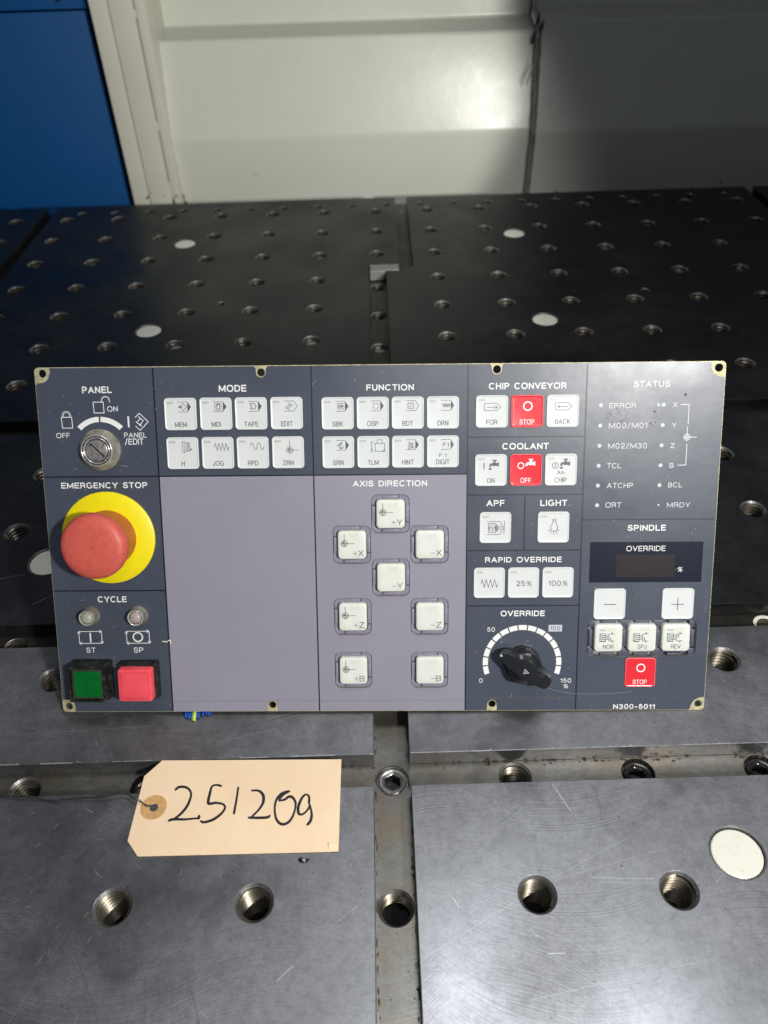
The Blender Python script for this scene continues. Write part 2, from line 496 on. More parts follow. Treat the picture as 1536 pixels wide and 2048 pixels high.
def keyplastic(name, c, dirt, rough=0.28, amt=0.30):
    t = NT(name, c, rough)
    k = t.ramp(t.noise(130, 7, 0.75, co=t.co()), [(0.54, 0.0), (0.80, amt)])
    t.set('Base Color', t.mix(k, c, dirt))
    t.set('Subsurface Weight', 0.08); t.set('Subsurface Radius', (0.002, 0.002, 0.002)); t.set('Subsurface Scale', 0.4)
    t.bump(t.noise(160, 3), 0.12, 0.0004)
    return t.m
M['key'] = keyplastic('white_key_plastic', (0.68, 0.70, 0.685), (0.46, 0.44, 0.36))
M['keycap'] = keyplastic('ivory_keycap_plastic', (0.70, 0.725, 0.65), (0.36, 0.31, 0.20), 0.34, 0.5)
M['red_key'] = keyplastic('red_key_plastic', (0.74, 0.030, 0.045), (0.55, 0.02, 0.03), 0.25, 0.3)
M['red_rim'] = simple('pale_red_rim', (0.80, 0.13, 0.14), 0.5)
M['led_grey'] = simple('grey_indicator', (0.48, 0.48, 0.47), 0.4, 0, 0.12, 1500)
M['yellow'] = simple('yellow_ring_plastic', (0.83, 0.70, 0.003), 0.42, 0, 0.04, 200)
M['estop'] = NT('red_mushroom_plastic', (0.66, 0.062, 0.038), 0.48)
_t = M['estop']; _t.set('Base Color', _t.ramp(_t.noise(350, 6, 0.75), [(0.32, (0.52, 0.078, 0.056)), (0.68, (0.63, 0.115, 0.085))])); _t.bump(_t.noise(900, 3), 0.1, 0.0003)
M['estop'] = _t.m
M['neck'] = simple('orange_brown_collar', (0.42, 0.10, 0.025), 0.42, 0, 0.2, 200)
M['chrome'] = NT('worn_chrome', (0.62, 0.60, 0.55), 0.22, 1.0)
_t = M['chrome']; _t.set('Metallic', 0.6); _t.set('Base Color', _t.ramp(_t.noise(380, 6, 0.75), [(0.34, (0.16, 0.145, 0.13)), (0.56, (0.50, 0.48, 0.47))])); _t.set('Roughness', _t.ramp(_t.noise(300, 5, 0.7), [(0.3, 0.14), (0.7, 0.42)]))
M['chrome'] = _t.m
M['rim'] = simple('bright_rim', (0.78, 0.76, 0.70), 0.22, 0.7, 0.15, 600)
M['barrel'] = simple('speckled_barrel', (0.115, 0.11, 0.12), 0.35, 0.5, 0.8, 900)
M['nickel'] = simple('satin_nickel', (0.38, 0.355, 0.29), 0.40, 0.55, 0.35, 260)
M['lens'] = NT('clear_lens', (0.50, 0.52, 0.43), 0.10, 0.0, **{'Transmission Weight': 0.25, 'IOR': 1.48}).m
M['lens_rosy'] = NT('clear_rosy_lens', (0.50, 0.42, 0.38), 0.10, 0.0, **{'Transmission Weight': 0.25, 'IOR': 1.48}).m
M['lens_back'] = simple('pale_lens_back', (0.42, 0.42, 0.34), 0.4, 0.3)
M['lens_back2'] = simple('rosy_lens_back', (0.40, 0.33, 0.31), 0.4, 0.3)
t = NT('dirty_black_plastic', (0.012, 0.012, 0.012), 0.32)
k = t.ramp(t.noise(170, 8, 0.8), [(0.50, 0.0), (0.75, 0.55)])
t.set('Base Color', t.mix(k, (0.011, 0.011, 0.012), (0.17, 0.15, 0.11))); t.set('Roughness', t.math('ADD', t.math('MULTIPLY', k, 0.6), 0.28)); t.bump(t.noise(250, 5, 0.7), 0.3, 0.0006)
M['black'] = t.m
t = NT('scuffed_black_knob', (0.014, 0.014, 0.016), 0.26)
k = t.ramp(t.noise(300, 8, 0.8, co=t.co(scale=(0.3, 1, 1), rot=(0, 0, 0.5))), [(0.56, 0.0), (0.74, 0.35)])
t.set('Base Color', t.mix(k, (0.013, 0.014, 0.017), (0.20, 0.20, 0.21))); t.bump(t.noise(420, 5), 0.2, 0.0004)
M['knob'] = t.m
M['green'] = NT('green_lens', (0.0, 0.175, 0.022), 0.22, **{'Subsurface Weight': 0.0})
_t = M['green']; _t.set('Base Color', _t.ramp(_t.noise(120, 5), [(0.3, (0.0, 0.10, 0.012)), (0.7, (0.0, 0.145, 0.02))])); M['green'] = _t.m
M['clear_grime'] = simple('grimy_clear_edge', (0.035, 0.045, 0.03), 0.2, 0, 0.5, 400)
M['pink'] = NT('coral_red_cap', (0.86, 0.085, 0.115), 0.32, **{'Subsurface Weight': 0.15, 'Subsurface Radius': (0.004, 0.001, 0.001), 'Subsurface Scale': 0.5})
_t = M['pink']; _t.set('Base Color', _t.ramp(_t.noise(90, 5), [(0.35, (0.82, 0.075, 0.10)), (0.7, (0.90, 0.11, 0.14))])); M['pink'] = _t.m
M['pink_line'] = simple('dark_red_joint', (0.22, 0.012, 0.02), 0.5)
M['display'] = simple('smoked_display', (0.010, 0.013, 0.026), 0.25, 0, 0.3, 900)
M['display_win'] = simple('display_window', (0.019, 0.012, 0.016), 0.3, 0, 0.35, 500)
t = NT('buff_card', (0.80, 0.62, 0.42), 0.75)
t.set('Base Color', t.ramp(t.noise(25, 6, 0.6), [(0.3, (0.80, 0.59, 0.38)), (0.7, (0.86, 0.66, 0.44))])); t.bump(t.noise(1500, 3), 0.15, 0.0002)
M['card'] = t.m
M['kraft'] = simple('kraft_ring', (0.56, 0.33, 0.13), 0.7, 0, 0.15, 350)
M['marker'] = simple('black_marker', (0.015, 0.014, 0.020), 0.4, 0, 0.3, 400)
M['wire'] = simple('tag_wire', (0.10, 0.10, 0.105), 0.35, 0.8)
M['blue_wire'] = simple('blue_wire', (0.015, 0.07, 0.42), 0.35)
M['yg_wire'] = simple('yellow_wire', (0.62, 0.72, 0.12), 0.4)
M['g_wire'] = simple('green_wire', (0.08, 0.32, 0.07), 0.4)
M['clip'] = simple('grey_housing', (0.30, 0.30, 0.29), 0.5, 0.4)
# painted sheet metal
def paint(name, c, dirt, rough, amt=0.25):
    t = NT(name, c, rough)
    a = t.ramp(t.noise(5, 6, 0.6, dist=0.4), [(0.45, 0.0), (0.8, amt)])
    b = t.ramp(t.noise(90, 6, 0.7, co=t.co(scale=(1, 1, 0.35))), [(0.66, 0.0), (0.80, 0.5)])
    t.set('Base Color', t.mix(b, t.mix(a, c, dirt), tuple(x * 0.6 for x in dirt)))
    t.set('Roughness', t.math('ADD', t.math('MULTIPLY', t.noise(30, 5), 0.14), rough - 0.07))
    t.set('Specular IOR Level', 0.38)
    t.bump(t.math('ADD', t.noise(18, 4), t.math('MULTIPLY', t.noise(260, 4, 0.6), 0.05)), 0.10, 0.004); return t.m
M['white'] = paint('grey_white_paint', (0.56, 0.57, 0.505), (0.44, 0.43, 0.36), 0.27)
M['cream'] = paint('cream_paint', (0.55, 0.545, 0.475), (0.42, 0.39, 0.30), 0.42, 0.3)
M['blue'] = paint('blue_paint', (0.0003, 0.060, 0.205), (0.0003, 0.042, 0.14), 0.5)
M['caulk'] = paint('dirty_sealant', (0.34, 0.34, 0.29), (0.10, 0.09, 0.06), 0.5, 0.8)
M['grime'] = simple('black_grime', (0.02, 0.016, 0.01), 0.8, 0, 0.6, 900)
M['rust'] = simple('rust', (0.055, 0.040, 0.026), 0.9, 0, 0.5, 700)
M['ground'] = simple('dark_concrete', (0.10, 0.10, 0.095), 0.9, 0, 0.25, 8)

# ------------------------------------------------------------------ setting: floor
fl = mesh_obj('floor', [(-6000, -6000, -900), (6000, -6000, -900), (6000, 6000, -900), (-6000, 6000, -900)], [(0, 1, 2, 3)], M['ground'])
tag(fl, kind='structure')

# ------------------------------------------------------------------ machine enclosure behind the table
def sheet(name, x0, x1, prof, mat, parent, thick=1.6, rb=5.0):
    """sheet metal folded along the (y, z) profile with rounded bends"""
    P = [Vector(p) for p in prof]; pts = [P[0]]
    for i in range(1, len(P) - 1):
        a = (P[i - 1] - P[i]).normalized(); b = (P[i + 1] - P[i]).normalized()
        for k in range(7):
            s = k / 6
            q = (P[i] + a * rb) * (1 - s) ** 2 + 2 * P[i] * s * (1 - s) + (P[i] + b * rb) * s * s
            pts.append(q)
    pts.append(P[-1])
    n = len(pts); nr = []
    for i in range(n):
        d = (pts[min(i + 1, n - 1)] - pts[max(i - 1, 0)]).normalized(); nr.append(Vector((d.y, -d.x)))
    back = [p + q * thick for p, q in zip(pts, nr)]
    v = []; f = []; sm = []
    def strip(A, B, s_):
        b = len(v)
        for a_, c_ in zip(A, B): v.extend([a_, c_])
        for i in range(len(A) - 1): f.append((b + 2 * i, b + 2 * i + 1, b + 2 * i + 3, b + 2 * i + 2)); sm.append(s_)
    strip([(x0, p.x, p.y) for p in pts], [(x1, p.x, p.y) for p in pts], True)
    strip([(x1, p.x, p.y) for p in back], [(x0, p.x, p.y) for p in back], True)
    strip([(x0, p.x, p.y) for p in back], [(x0, p.x, p.y) for p in pts], False)
    strip([(x1, p.x, p.y) for p in pts], [(x1, p.x, p.y) for p in back], False)
    o = mesh_obj(name, v, f, mat, parent)
    o.data.polygons.foreach_set('use_smooth', sm)
    return o

enc = empty('machine_enclosure', (0, 0.165, -0.3))
tag(enc, 'grey white folded sheet metal machine wall rising behind the far edge of the table', 'machine wall')
E0 = Vector((0, 165, -300))
def ep(prof, dz=0): return [(y - 165, z + 300 + dz) for y, z in prof]
profL = [(182, -300), (175, -52), (165, 57), (201, 187), (255, 196), (262, 520)]
sheet('sheet_panel', -317, 243, ep(profL), M['white'], enc)
profR = [(182, -300), (176, -52), (166, 52), (200, 198), (258, 208), (265, 520)]
sheet('sheet_panel', 252.6, 1700, ep(profR), M['white'], enc)
# sealed seam between the two panels: three uneven ribs of sealant following the folds
def seam(name, x, w, d, prof, mat, wob=0.5, parent=enc):
    pts = []
    for i in range(len(prof) - 1):
        (y0, z0), (y1, z1) = prof[i], prof[i + 1]
        n = max(2, int(math.hypot(y1 - y0, z1 - z0) / 9))
        for k in range(n):
            s = k / n; pts.append((x + random.uniform(-wob, wob), y0 + (y1 - y0) * s - d, z0 + (z1 - z0) * s))
    return tube(name, pts, [w * random.uniform(0.8, 1.2) for _ in pts], mat, parent, 6)
seam('seam_bead', 244.0, 1.5, 0.6, ep(profL), M['caulk'])
seam('seam_bead', 248.0, 2.0, 0.8, ep(profR), M['caulk'])
seam('seam_bead', 252.2, 1.2, 0.9, ep(profR), M['caulk'], 0.4)
seam('seam_gap', 246.2, 0.9, 1.4, ep(profL), M['grime'], 0.3)
seam('seam_gap', 254.2, 0.7, 1.0, ep(profR)[1:4], M['grime'], 0.3)
tube('loose_sealant', [(243, -6, 452), (238, -9, 444), (233, -12, 431), (231, -14, 424)], [1.3, 1.5, 1.2, 0.5], M['caulk'], enc, 6)
for a in ((240, 26, 478), (250, 24, 492), (244, 28, 500)):
    tube('sealant_lump', [(a[0], a[1], a[2] - 8), (a[0] + 2, a[1] - 5, a[2]), (a[0] + 5, a[1], a[2] + 9)], [1.0, 2.8, 1.0], M['grime'], enc, 7)
# stains where the sheet meets the corner post
st = Ink()
def blob(ink, x, z, rx, rz, n=9):
    ink.poly([(x + rx * random.uniform(.55, 1.1) * math.cos(2 * PI * i / n), z + rz * random.uniform(.55, 1.1) * math.sin(2 * PI * i / n)) for i in range(n)])
for x, z, a, b in ((-314, 252, 1.5, 14), (-313, 272, 1.2, 7), (-311, 262, 1.6, 5), (560, 255, 3, 6), (565, 270, 2, 4), (520, 260, 1.5, 4), (482, 262, 1.0, 4), (298, 262, 1.6, 2), (-190, 305, 1, 1)):
    st = Ink(); blob(st, x, z, a, b)
    o = st.build('stain', M['rust'], enc); o.data.transform(Matrix.Rotation(PI / 2, 4, 'X')); o.location = (0, (.0158 if z < 352 else .03) - .0167 + .0012 - (z - 200) * .000045, 0)

post = empty('corner_post', (-0.355, 0.15, -0.3))
tag(post, 'cream painted steel corner post with long narrow slots, left of the grey white wall', 'post')
def pb(name, x0, x1, y0, y1, z0, z1, bevel=0.6, m='cream'):
    return box(name, (x0 + 355, y0 - 150, z0 + 300), (x1 + 355, y1 - 150, z1 + 300), M[m], post, bevel)
pb('post_face', -392, -366.6, 150, 154, -300, 520)
pb('post_face', -365.4, -331.2, 150, 154, -300, 520)
pb('post_face', -328.8, -317.0, 150, 154, -300, 520)
for z0, z1 in ((-300, -1), (76, 91), (226, 236), (330, 520)):
    pb('slot_bridge', -331.2, -328.8, 150.2, 153.8, z0, z1, 0)
pb('post_core', -391, -318, 154.1, 175, -300, 520, 0)
pb('post_return', -319.4, -316.0, 154.2, 275, -300, 520, 0.4)
ps = Ink()
for x, z, a, b in ((11 - 26, 276, 2.4, 3), (10 - 22, 279, 1.6, 2), (-38, 277, .8, 1), (12, 279, 1.0, 1.4), (27, 268, 2.4, 9), (34, 278, 3.2, 1.6), (30, 277, 1.4, 3), (13, 281, .5, 1), (-7, 285, 1.4, 1.8)):
    ps = Ink(); blob(ps, x, z, a, b)
    o = ps.build('paint_chip', M['rust'], post); o.data.transform(Matrix.Rotation(PI / 2, 4, 'X')); o.location = (0, -0.0004, 0)

cab = empty('blue_cabinet', (-0.65, 0.17, -0.3))
tag(cab, 'blue painted machine door with a top rail, left of the cream post', 'cabinet door')
def cb(name, x0, x1, y0, y1, z0, z1, bevel=1.2, m='blue'):
    return box(name, (x0 + 650, y0 - 170, z0 + 300), (x1 + 650, y1 - 170, z1 + 300), M[m], cab, bevel)
cb('door_panel', -1000, -406.5, 170, 190, -300, 233.5)
cb('top_rail', -1000, -402, 168, 190, 236.5, 520)
cb('door_frame', -1000, -392.5, 192, 200, -300, 520, 0, 'grime')
lathe('rail_screw', [(0, 2.5), (3.2, 2.3), (3.8, 0)], M['black_screw'], cab, 16, (0, 0, 0)).matrix_local = Matrix.Translation((0.210, -0.002, 0.549)) @ Matrix.Rotation(PI / 2, 4, 'X')

# ------------------------------------------------------------------ machine table
table = empty('machine_table', (0, -0.6, -0.045))
tag(table, 'grooved steel machine table with rows of threaded holes under the control panel', 'machine table')
TO = Vector((0, -600, -45))
RH = 10.2
blocks = [
    ('A1', [(-478, 52), (-478, -516), (-11, -516), (-11, -189), (28.5, -189), (28.5, 52)]),
    ('A2', [(46, 52), (46, -190), (42, -197), (28, -203), (11, -203), (11, -516), (555, -516), (555, 52)]),
    ('A0', [(-1100, 52), (-1100, -516), (-497, -516), (-494, 52)]),
    ('A3', [(569, 52), (571, -516), (1100, -516), (1100, 52)]),
    ('B1', [(-1100, -538), (-1100, -776), (-11, -776), (-11, -538)]),
    ('B2', [(11, -538), (11, -776), (1100, -776), (1100, -538)]),
    ('C1', [(-1100, -797), (-1100, -889), (-11, -889), (-11, -797)]),
    ('C2', [(11, -797), (11, -889), (1100, -889), (1100, -797)]),
    ('D1', [(-1100, -910), (-1100, -1300), (-11, -1300), (-11, -910)]),
    ('D2', [(11, -910), (11, -1300), (1100, -1300), (1100, -910)]),
]
holes = []      # (x, y, z, kind, radius)
grit = {(-6, 0), (-4, 1), (-2, 1), (-6, 2), (-5, 2), (-1, 2), (2, 1), (-1, 5), (-3, 5), (5, 3), (6, 3), (2, 0), (6, 2), (4, 2), (5, 1)}
for k in range(7):
    for i in range(-7, 8):
        if i == 0 and k >= 3: continue
        if i == 7 and k > 3: continue
        if i in (6, 7) and k > 4: continue
        if i == -6 and k == 6: continue
        if abs(i) == 6 and k == 6: continue
        if 75 * i < -478 and k > 4: continue
        holes.append((75 * i, -75 * k, 0, 'grit' if (i, k) in grit else 'open', RH))
for i in (-6, -5, -4, 4, 5, 6): holes.append((75 * i, -600, 0, 'open', RH))
for i in (-6, -5, -4, 4, 5, 6): holes.append((75 * i, -675, 0, 'open', RH))
for i in (-5, -4, -3, 3, 4, 5): holes.append((75 * i, -825, 0, 'open', RH))
for i in (-4, -3, -2, -1, 1, 2, 3, 4): holes.append((75 * i, -975, 0, 'open', RH))
for i in range(20): holes.append((-435 + 50 * i, 24, 0, 'plain', 6.6))
holes += [(-187, -280, 0, 'plain', 5.0), (317.4, -279.4, 0, 'plain', 5.0)]
for x, y in ((-261.7, -98), (-261.4, -341.5), (-264.3, -711), (187.4, -97), (187.4, -343.4), (187.5, -955.8), (-262, -1150)):
    holes.append((x, y, 0, 'plug', 14.9))
# slot floor holes
for y in (-225, -300, -375, -450): holes.append((0, y, -12, 'grit' if y == -375 else 'open', RH))
holes += [(0, -900, -12, 'socket', RH), (0, -975, -12, 'flooded', RH), (75, -900, -12, 'open', RH), (150, -900, -12, 'blackscrew', RH),
          (225, -900, -12, 'blackscrew', RH), (-225, -900, -12, 'open', RH), (-150, -900, -12, 'blackscrew', RH), (-75, -900, -12, 'open', RH),
          (-269, -786, -12, 'open', 9.2), (272, -786, -12, 'sunkplug', 9.2), (0, -1050, -12, 'open', RH)]
holes.append((37, 22, -12, 'tiny', 2.6))

# one threaded bore: chamfer, then a real helical thread down to a dark floor
def thread_mesh():
    N = 48; pitch = 3.1; turns = 9; v = []; f = []
    prof = [(9.3, 0.0), (9.3, 0.12), (7.7, 0.48), (7.7, 0.66)]     # radius, fraction of a pitch
    rows = turns * 4
    for j in range(rows + 1):
        r, fr = prof[j % 4]; z0 = (j // 4 + fr) * pitch
        for i in range(N):
            a = 2 * PI * i / N
            v.append((r * math.cos(a), r * math.sin(a), -0.9 - z0 - pitch * i / N))
    for j in range(rows):
        for i in range(N):
            if i < N - 1: q = (j * N + i, (j + 1) * N + i, (j + 1) * N + i + 1, j * N + i + 1)
            else:
                if j + 5 > rows: continue
                q = (j * N + i, (j + 1) * N + i, (j + 5) * N, (j + 4) * N)
            f.append(q)
    me = bpy.data.meshes.new('threaded_hole')
    b = len(v); n2 = 36; zb = -34.0
    # chamfer ring and bottom
    for r, z in ((RH + 0.15, -0.15), (8.9, -1.7), (8.9, -1.8)):
        for i in range(n2): v.append((r * math.cos(2 * PI * i / n2), r * math.sin(2 * PI * i / n2), z))
    nf = len(f)
    for j in range(2):
        for i in range(n2):
            k = (i + 1) % n2; f.append((b + j * n2 + i, b + (j + 1) * n2 + i, b + (j + 1) * n2 + k, b + j * n2 + k))
    b2 = len(v); nc = len(f)
    for r, z in ((9.6, -1.2), (9.6, zb)):
        for i in range(n2): v.append((r * math.cos(2 * PI * i / n2), r * math.sin(2 * PI * i / n2), z))
    for i in range(n2):
        k = (i + 1) % n2; f.append((b2 + i, b2 + n2 + i, b2 + n2 + k, b2 + k))
    f.append(tuple(b2 + n2 + i for i in range(n2)))
    me.from_pydata([tuple(c * MM for c in p) for p in v], [], f)
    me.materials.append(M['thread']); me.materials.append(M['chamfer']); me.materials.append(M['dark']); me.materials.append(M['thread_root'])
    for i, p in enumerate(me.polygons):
        p.material_index = (3 if (i // 48) % 4 in (0, 3) else 0) if i < nf - 52 else (0 if i < nf else (1 if i < nc else 2))  # roots and one flank get the painted shade, crests stay lighter
        p.use_smooth = False
    me.update()
    fix = bmesh.new(); fix.from_mesh(me)
    for fc in fix.faces:      # all walls face the axis
        c = fc.calc_center_median(); 
        if len(fc.verts) < 10:
            if fc.normal.x * c.x + fc.normal.y * c.y > 0: fc.normal_flip()
        elif fc.normal.z < 0: fc.normal_flip()
    fix.to_mesh(me); fix.free()
    return me
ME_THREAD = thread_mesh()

def ring_mesh(name, prof, mats, n=32):
    """open bore from (radius, z, material) steps"""
    v = []; f = []; mi = []
    for r, z, _ in prof:
        for i in range(n): v.append((r * math.cos(2 * PI * i / n) * MM, r * math.sin(2 * PI * i / n) * MM, z * MM))
    for j in range(len(prof) - 1):
        for i in range(n):
            k = (i + 1) % n
            f.append((j * n + i, (j + 1) * n + i, (j + 1) * n + k, j * n + k)); mi.append(prof[j + 1][2])
    f.append(tuple((len(prof) - 1) * n + i for i in range(n))); mi.append(prof[-1][2])
    me = bpy.data.meshes.new(name); me.from_pydata(v, [], f)
    for m in mats: me.materials.append(m)
    for p, k in zip(me.polygons, mi): p.material_index = k; p.use_smooth = False
    me.update(); return me
ME_PLAIN = ring_mesh('plain_hole', [(6.7, -0.1, 0), (5.4, -1.3, 0), (5.4, -20, 1)], [M['chamfer'], M['dark']], 24)
ME_SMALL = ring_mesh('plain_hole', [(5.1, -0.1, 0), (4.1, -1.0, 0), (4.1, -12, 1)], [M['chamfer'], M['dark']], 24)
ME_PLUG = ring_mesh('white_plug', [(15.0, -0.05, 0), (14.3, -0.8, 0), (14.3, -2.4, 2), (13.7, -2.4, 2), (13.7, -1.3, 1), (13.1, -0.95, 1), (7, -0.85, 1), (0.5, -0.8, 1)], [M['chamfer'], M['plug'], M['dark']], 48)
ME_GRIT = ring_mesh('packed_grit', [(8.8, -7.5, 0), (6.0, -5.2, 0), (3.0, -4.8, 0), (0.5, -4.6, 0)], [M['grit']], 20)
ME_OIL = ring_mesh('oil_pool', [(8.8, -12.0, 0), (8.3, -12.0, 0), (0.5, -12.0, 0)], [M['black_oil']], 28)
ME_TINY = ring_mesh('small_screw', [(2.5, 0.1, 0), (2.3, 1.0, 0), (0.4, 1.3, 0)], [M['key_block']], 16)

def hexring(r): 
    out = []
    n = 36
    for i in range(n):
        a = 2 * PI * i / n
        rr = r * math.cos(PI / 6) / math.cos((a % (PI / 3)) - PI / 6)
        out.append((rr * math.cos(a), rr * math.sin(a)))
    return out
def screw_mesh(name, mat):
    n = 36
    c = lambda r: circ(0, 0, r, n)
    rings = [(c(10.1), -0.4), (c(9.3), -2.0), (c(8.7), -2.0), (c(8.7), -1.2), (c(7.9), -0.4), (c(6.6), -0.4), (hexring(5.3), -1.6), (hexring(5.2), -8)]
    v = []; f = []
    for loop, z in rings: v += [(x * MM, y * MM, z * MM) for x, y in loop]
    for j in range(len(rings) - 1):
        for i in range(n):
            k = (i + 1) % n; f.append((j * n + i, (j + 1) * n + i, (j + 1) * n + k, j * n + k))
    f.append(tuple((len(rings) - 1) * n + i for i in range(n)))
    me = bpy.data.meshes.new(name); me.from_pydata(v, [], f); me.materials.append(mat)
    me.materials.append(M['dark'])
    for i, p in enumerate(me.polygons):
        if i >= 6 * n: p.material_index = 1
    sharp_by_angle(me, 40); return me
ME_SOCKET = screw_mesh('socket_screw', M['socket'])
ME_BLACK = screw_mesh('socket_screw', M['black_screw'])
ME_SUNK = ring_mesh('sunken_plug', [(9.3, -0.3, 0), (9.0, -1.0, 0), (8.4, -1.2, 1), (6.6, -1.4, 1), (6.2, -2.4, 0), (0.5, -2.4, 0)], [M['rust'], M['plug']], 32)

def child(name, me, parent, x, y, z, rz=0.0):
    o = bpy.data.objects.new(name, me); link(o, parent)
    o.location = (x * MM, y * MM, z * MM); o.rotation_euler = (0, 0, rz); return o

def place_holes(parent, sel):
    for (x, y, z, kind, r) in sel:
        rz = random.uniform(0, 2 * PI)
        if kind in ('open', 'grit', 'flooded'):
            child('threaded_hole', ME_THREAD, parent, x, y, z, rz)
            if kind == 'grit': child('packed_grit', ME_GRIT, parent, x, y, z, rz)
            if kind == 'flooded': child('oil_pool', ME_OIL, parent, x, y, z)
        elif kind == 'plain': child('plain_hole', ME_PLAIN if r > 6 else ME_SMALL, parent, x, y, z)
        elif kind == 'plug': child('white_plug', ME_PLUG, parent, x, y, z, rz)
        elif kind == 'sunkplug': child('sunken_plug', ME_SUNK, parent, x, y, z)
        elif kind == 'socket': child('socket_screw', ME_SOCKET, parent, x, y, z - 0.4, 0.5)
        elif kind == 'blackscrew': child('socket_screw', ME_BLACK, parent, x, y, z - 0.8, rz)
        elif kind == 'tiny': child('small_screw', ME_TINY, parent, x, y, z)

def inside(poly, x, y):
    c = False
    for i in range(len(poly)):
        (x0, y0), (x1, y1) = poly[i - 1], poly[i]
        if (y0 > y) != (y1 > y) and x < (x1 - x0) * (y - y0) / (y1 - y0) + x0: c = not c
    return c
def hr(h): return {'tiny': 0}.get(h[3], h[4])
def build_plate(name, poly, z, mat):
    sel = [h for h in holes if h[2] == z and inside(poly, h[0], h[1]) and
           min(abs(h[0] - min(p[0] for p in poly)), abs(h[0] - max(p[0] for p in poly))) > 9]
    p = plate(name, poly, [circ(h[0], h[1], h[4], 36) for h in sel], -11.95, z, mat, table, 0.35)
    p.location = -TO * MM
    place_holes(p, sel)
    return p
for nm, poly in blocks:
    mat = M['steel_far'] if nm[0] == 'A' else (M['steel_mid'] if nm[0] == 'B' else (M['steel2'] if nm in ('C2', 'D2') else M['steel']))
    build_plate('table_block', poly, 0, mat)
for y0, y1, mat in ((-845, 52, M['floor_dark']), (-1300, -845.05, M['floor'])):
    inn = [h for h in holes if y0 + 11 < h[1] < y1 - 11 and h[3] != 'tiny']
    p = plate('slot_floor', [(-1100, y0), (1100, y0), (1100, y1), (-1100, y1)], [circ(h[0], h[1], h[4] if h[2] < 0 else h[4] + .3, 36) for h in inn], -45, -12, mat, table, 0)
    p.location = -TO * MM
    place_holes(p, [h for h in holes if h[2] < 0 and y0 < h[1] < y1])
k = plate('clamp_key', [(-9.5, -186), (-9.5, -206), (9, -206), (9, -203.2), (27, -203.2), (27, -186)], [], -11.5, 0.6, M['key_block'], table, 0.5)
k.location = -TO * MM
# worn bright edges of the slot facing the camera, and dirt along the slot foot
bx = Ink()
random.seed(3)
for x0, x1 in ((-300, -11.6), (11.6, 300)):
    x = x0
    while x < x1:
        l = random.uniform(4, 26); w = random.uniform(0.25, 0.75)
        if random.random() < 0.85: bx.line([(x, -888.75), (min(x + l, x1), -888.75 + random.uniform(-.05, .05))], w, z=0.06)
        x += l + random.uniform(0, 2)
    for k in range(24):
        x = random.uniform(x0, x1); blob(bx, x, -888.4 + random.uniform(-.2, .5), random.uniform(.3, .9), random.uniform(.3, .7), 6)
o = bx.build('worn_edge', M['scratch'], table); o.location = (0, 0.6, 0.04510); o['kind'] = 'stuff'

# nicks, long scratches and flecks on the near blocks
sc = Ink(); dk = Ink()
random.seed(11)
def on_steel(x, y):
    if abs(x) < 12.5: return False
    if -911.5 < y < -888 or -798 < y < -775: return False
    for h in holes:
        if h[2] == 0 and math.hypot(x - h[0], y - h[1]) < h[4] + 1.5: return False
    return True
def free_line(ink, pts, w):
    run = []
    for p in pts:
        if on_steel(*p): run.append(p)
        else:
            if len(run) > 1: ink.line(run, w, wf=[0.4] + [1] * (len(run) - 2) + [0.4] if len(run) > 2 else None)
            run = []
    if len(run) > 1: ink.line(run, w, wf=[0.4] + [1] * (len(run) - 2) + [0.4] if len(run) > 2 else None)
for _ in range(420):
    x = random.uniform(-260, 260); y = random.uniform(-1050, -800); a = random.choice((random.gauss(1.0, .35), random.gauss(-0.9, .3), random.uniform(0, PI)))
    l = abs(random.gauss(0, 1.5)) + 0.5; w = random.uniform(0.08, 0.26)
    b = a + random.uniform(-.4, .4)
    free_line(sc, [(x, y), (x + l * math.cos(a), y + l * math.sin(a)), (x + l * math.cos(a) + l * math.cos(b), y + l * math.sin(a) + l * math.sin(b))], w)
for x0, y0, x1, y1, w in ((14, -1004, 92, -963, .34), (92, -963, 130, -946, .2), (88, -967, 160, -950, .16), (140, -976, 200, -958, .16), (60, -1025, 160, -1008, .18), (105, -967, 145, -969, .35), (108, -969.5, 150, -971.5, .22),
                          (94, -912, 102, -930, .7), (-75, -860, -40, -852, .35), (-110, -878, -70, -868, .18), (75, -1004, 84, -1004, .45), (30, -975, 33, -981, .6), (-36, -990, -20, -978, .25), (170, -972, 182, -962, .3),
                          (-188, -1030, -170, -985, .12), (-60, -1013, -52, -1006, 0.6), (20, -1040, 60, -1031, .2), (-250, -868, -150, -864, .15), (-205, -640, -160, -620, .2), (-300, -730, -225, -712, .25), (-262, -757, -250, -748, .35)):
    w *= .7; n = 26; free_line(sc, [(x0 + (x1 - x0) * i / n + random.uniform(-.12, .12), y0 + (y1 - y0) * i / n + random.uniform(-.12, .12)) for i in range(n + 1)], w)
for x0, y0, x1, y1, w in ((-178, -920, -130, -1000, .28), (-195, -955, -140, -1035, .25), (-212, -925, -180, -950, .18), (-130, -1000, -122, -1032, .2), (-247, -858, -120, -872, .2), (-120, -872, -60, -858, .18), (115, -908, 118, -935, .2), (60, -935, 80, -918, .15), (-105, -1010, -90, -1050, .25)):
    n = 26; free_line(dk, [(x0 + (x1 - x0) * i / n + 2.0 * math.sin(i / n * PI), y0 + (y1 - y0) * i / n) for i in range(n + 1)], w)
for _ in range(90):
    x = random.uniform(-260, 260); y = random.uniform(-1050, -800)
    if on_steel(x, y) and on_steel(x + 2, y + 2): blob(dk, x, y, random.uniform(.15, .7), random.uniform(.15, .6), 6)
o = sc.build('scratches', M['scratch'], table); o.location = (0, 0.6, 0.04505); o['kind'] = 'stuff'
o = dk.build('dark_marks', M['dark_scratch'], table); o.location = (0, 0.6, 0.04504); o['kind'] = 'stuff'
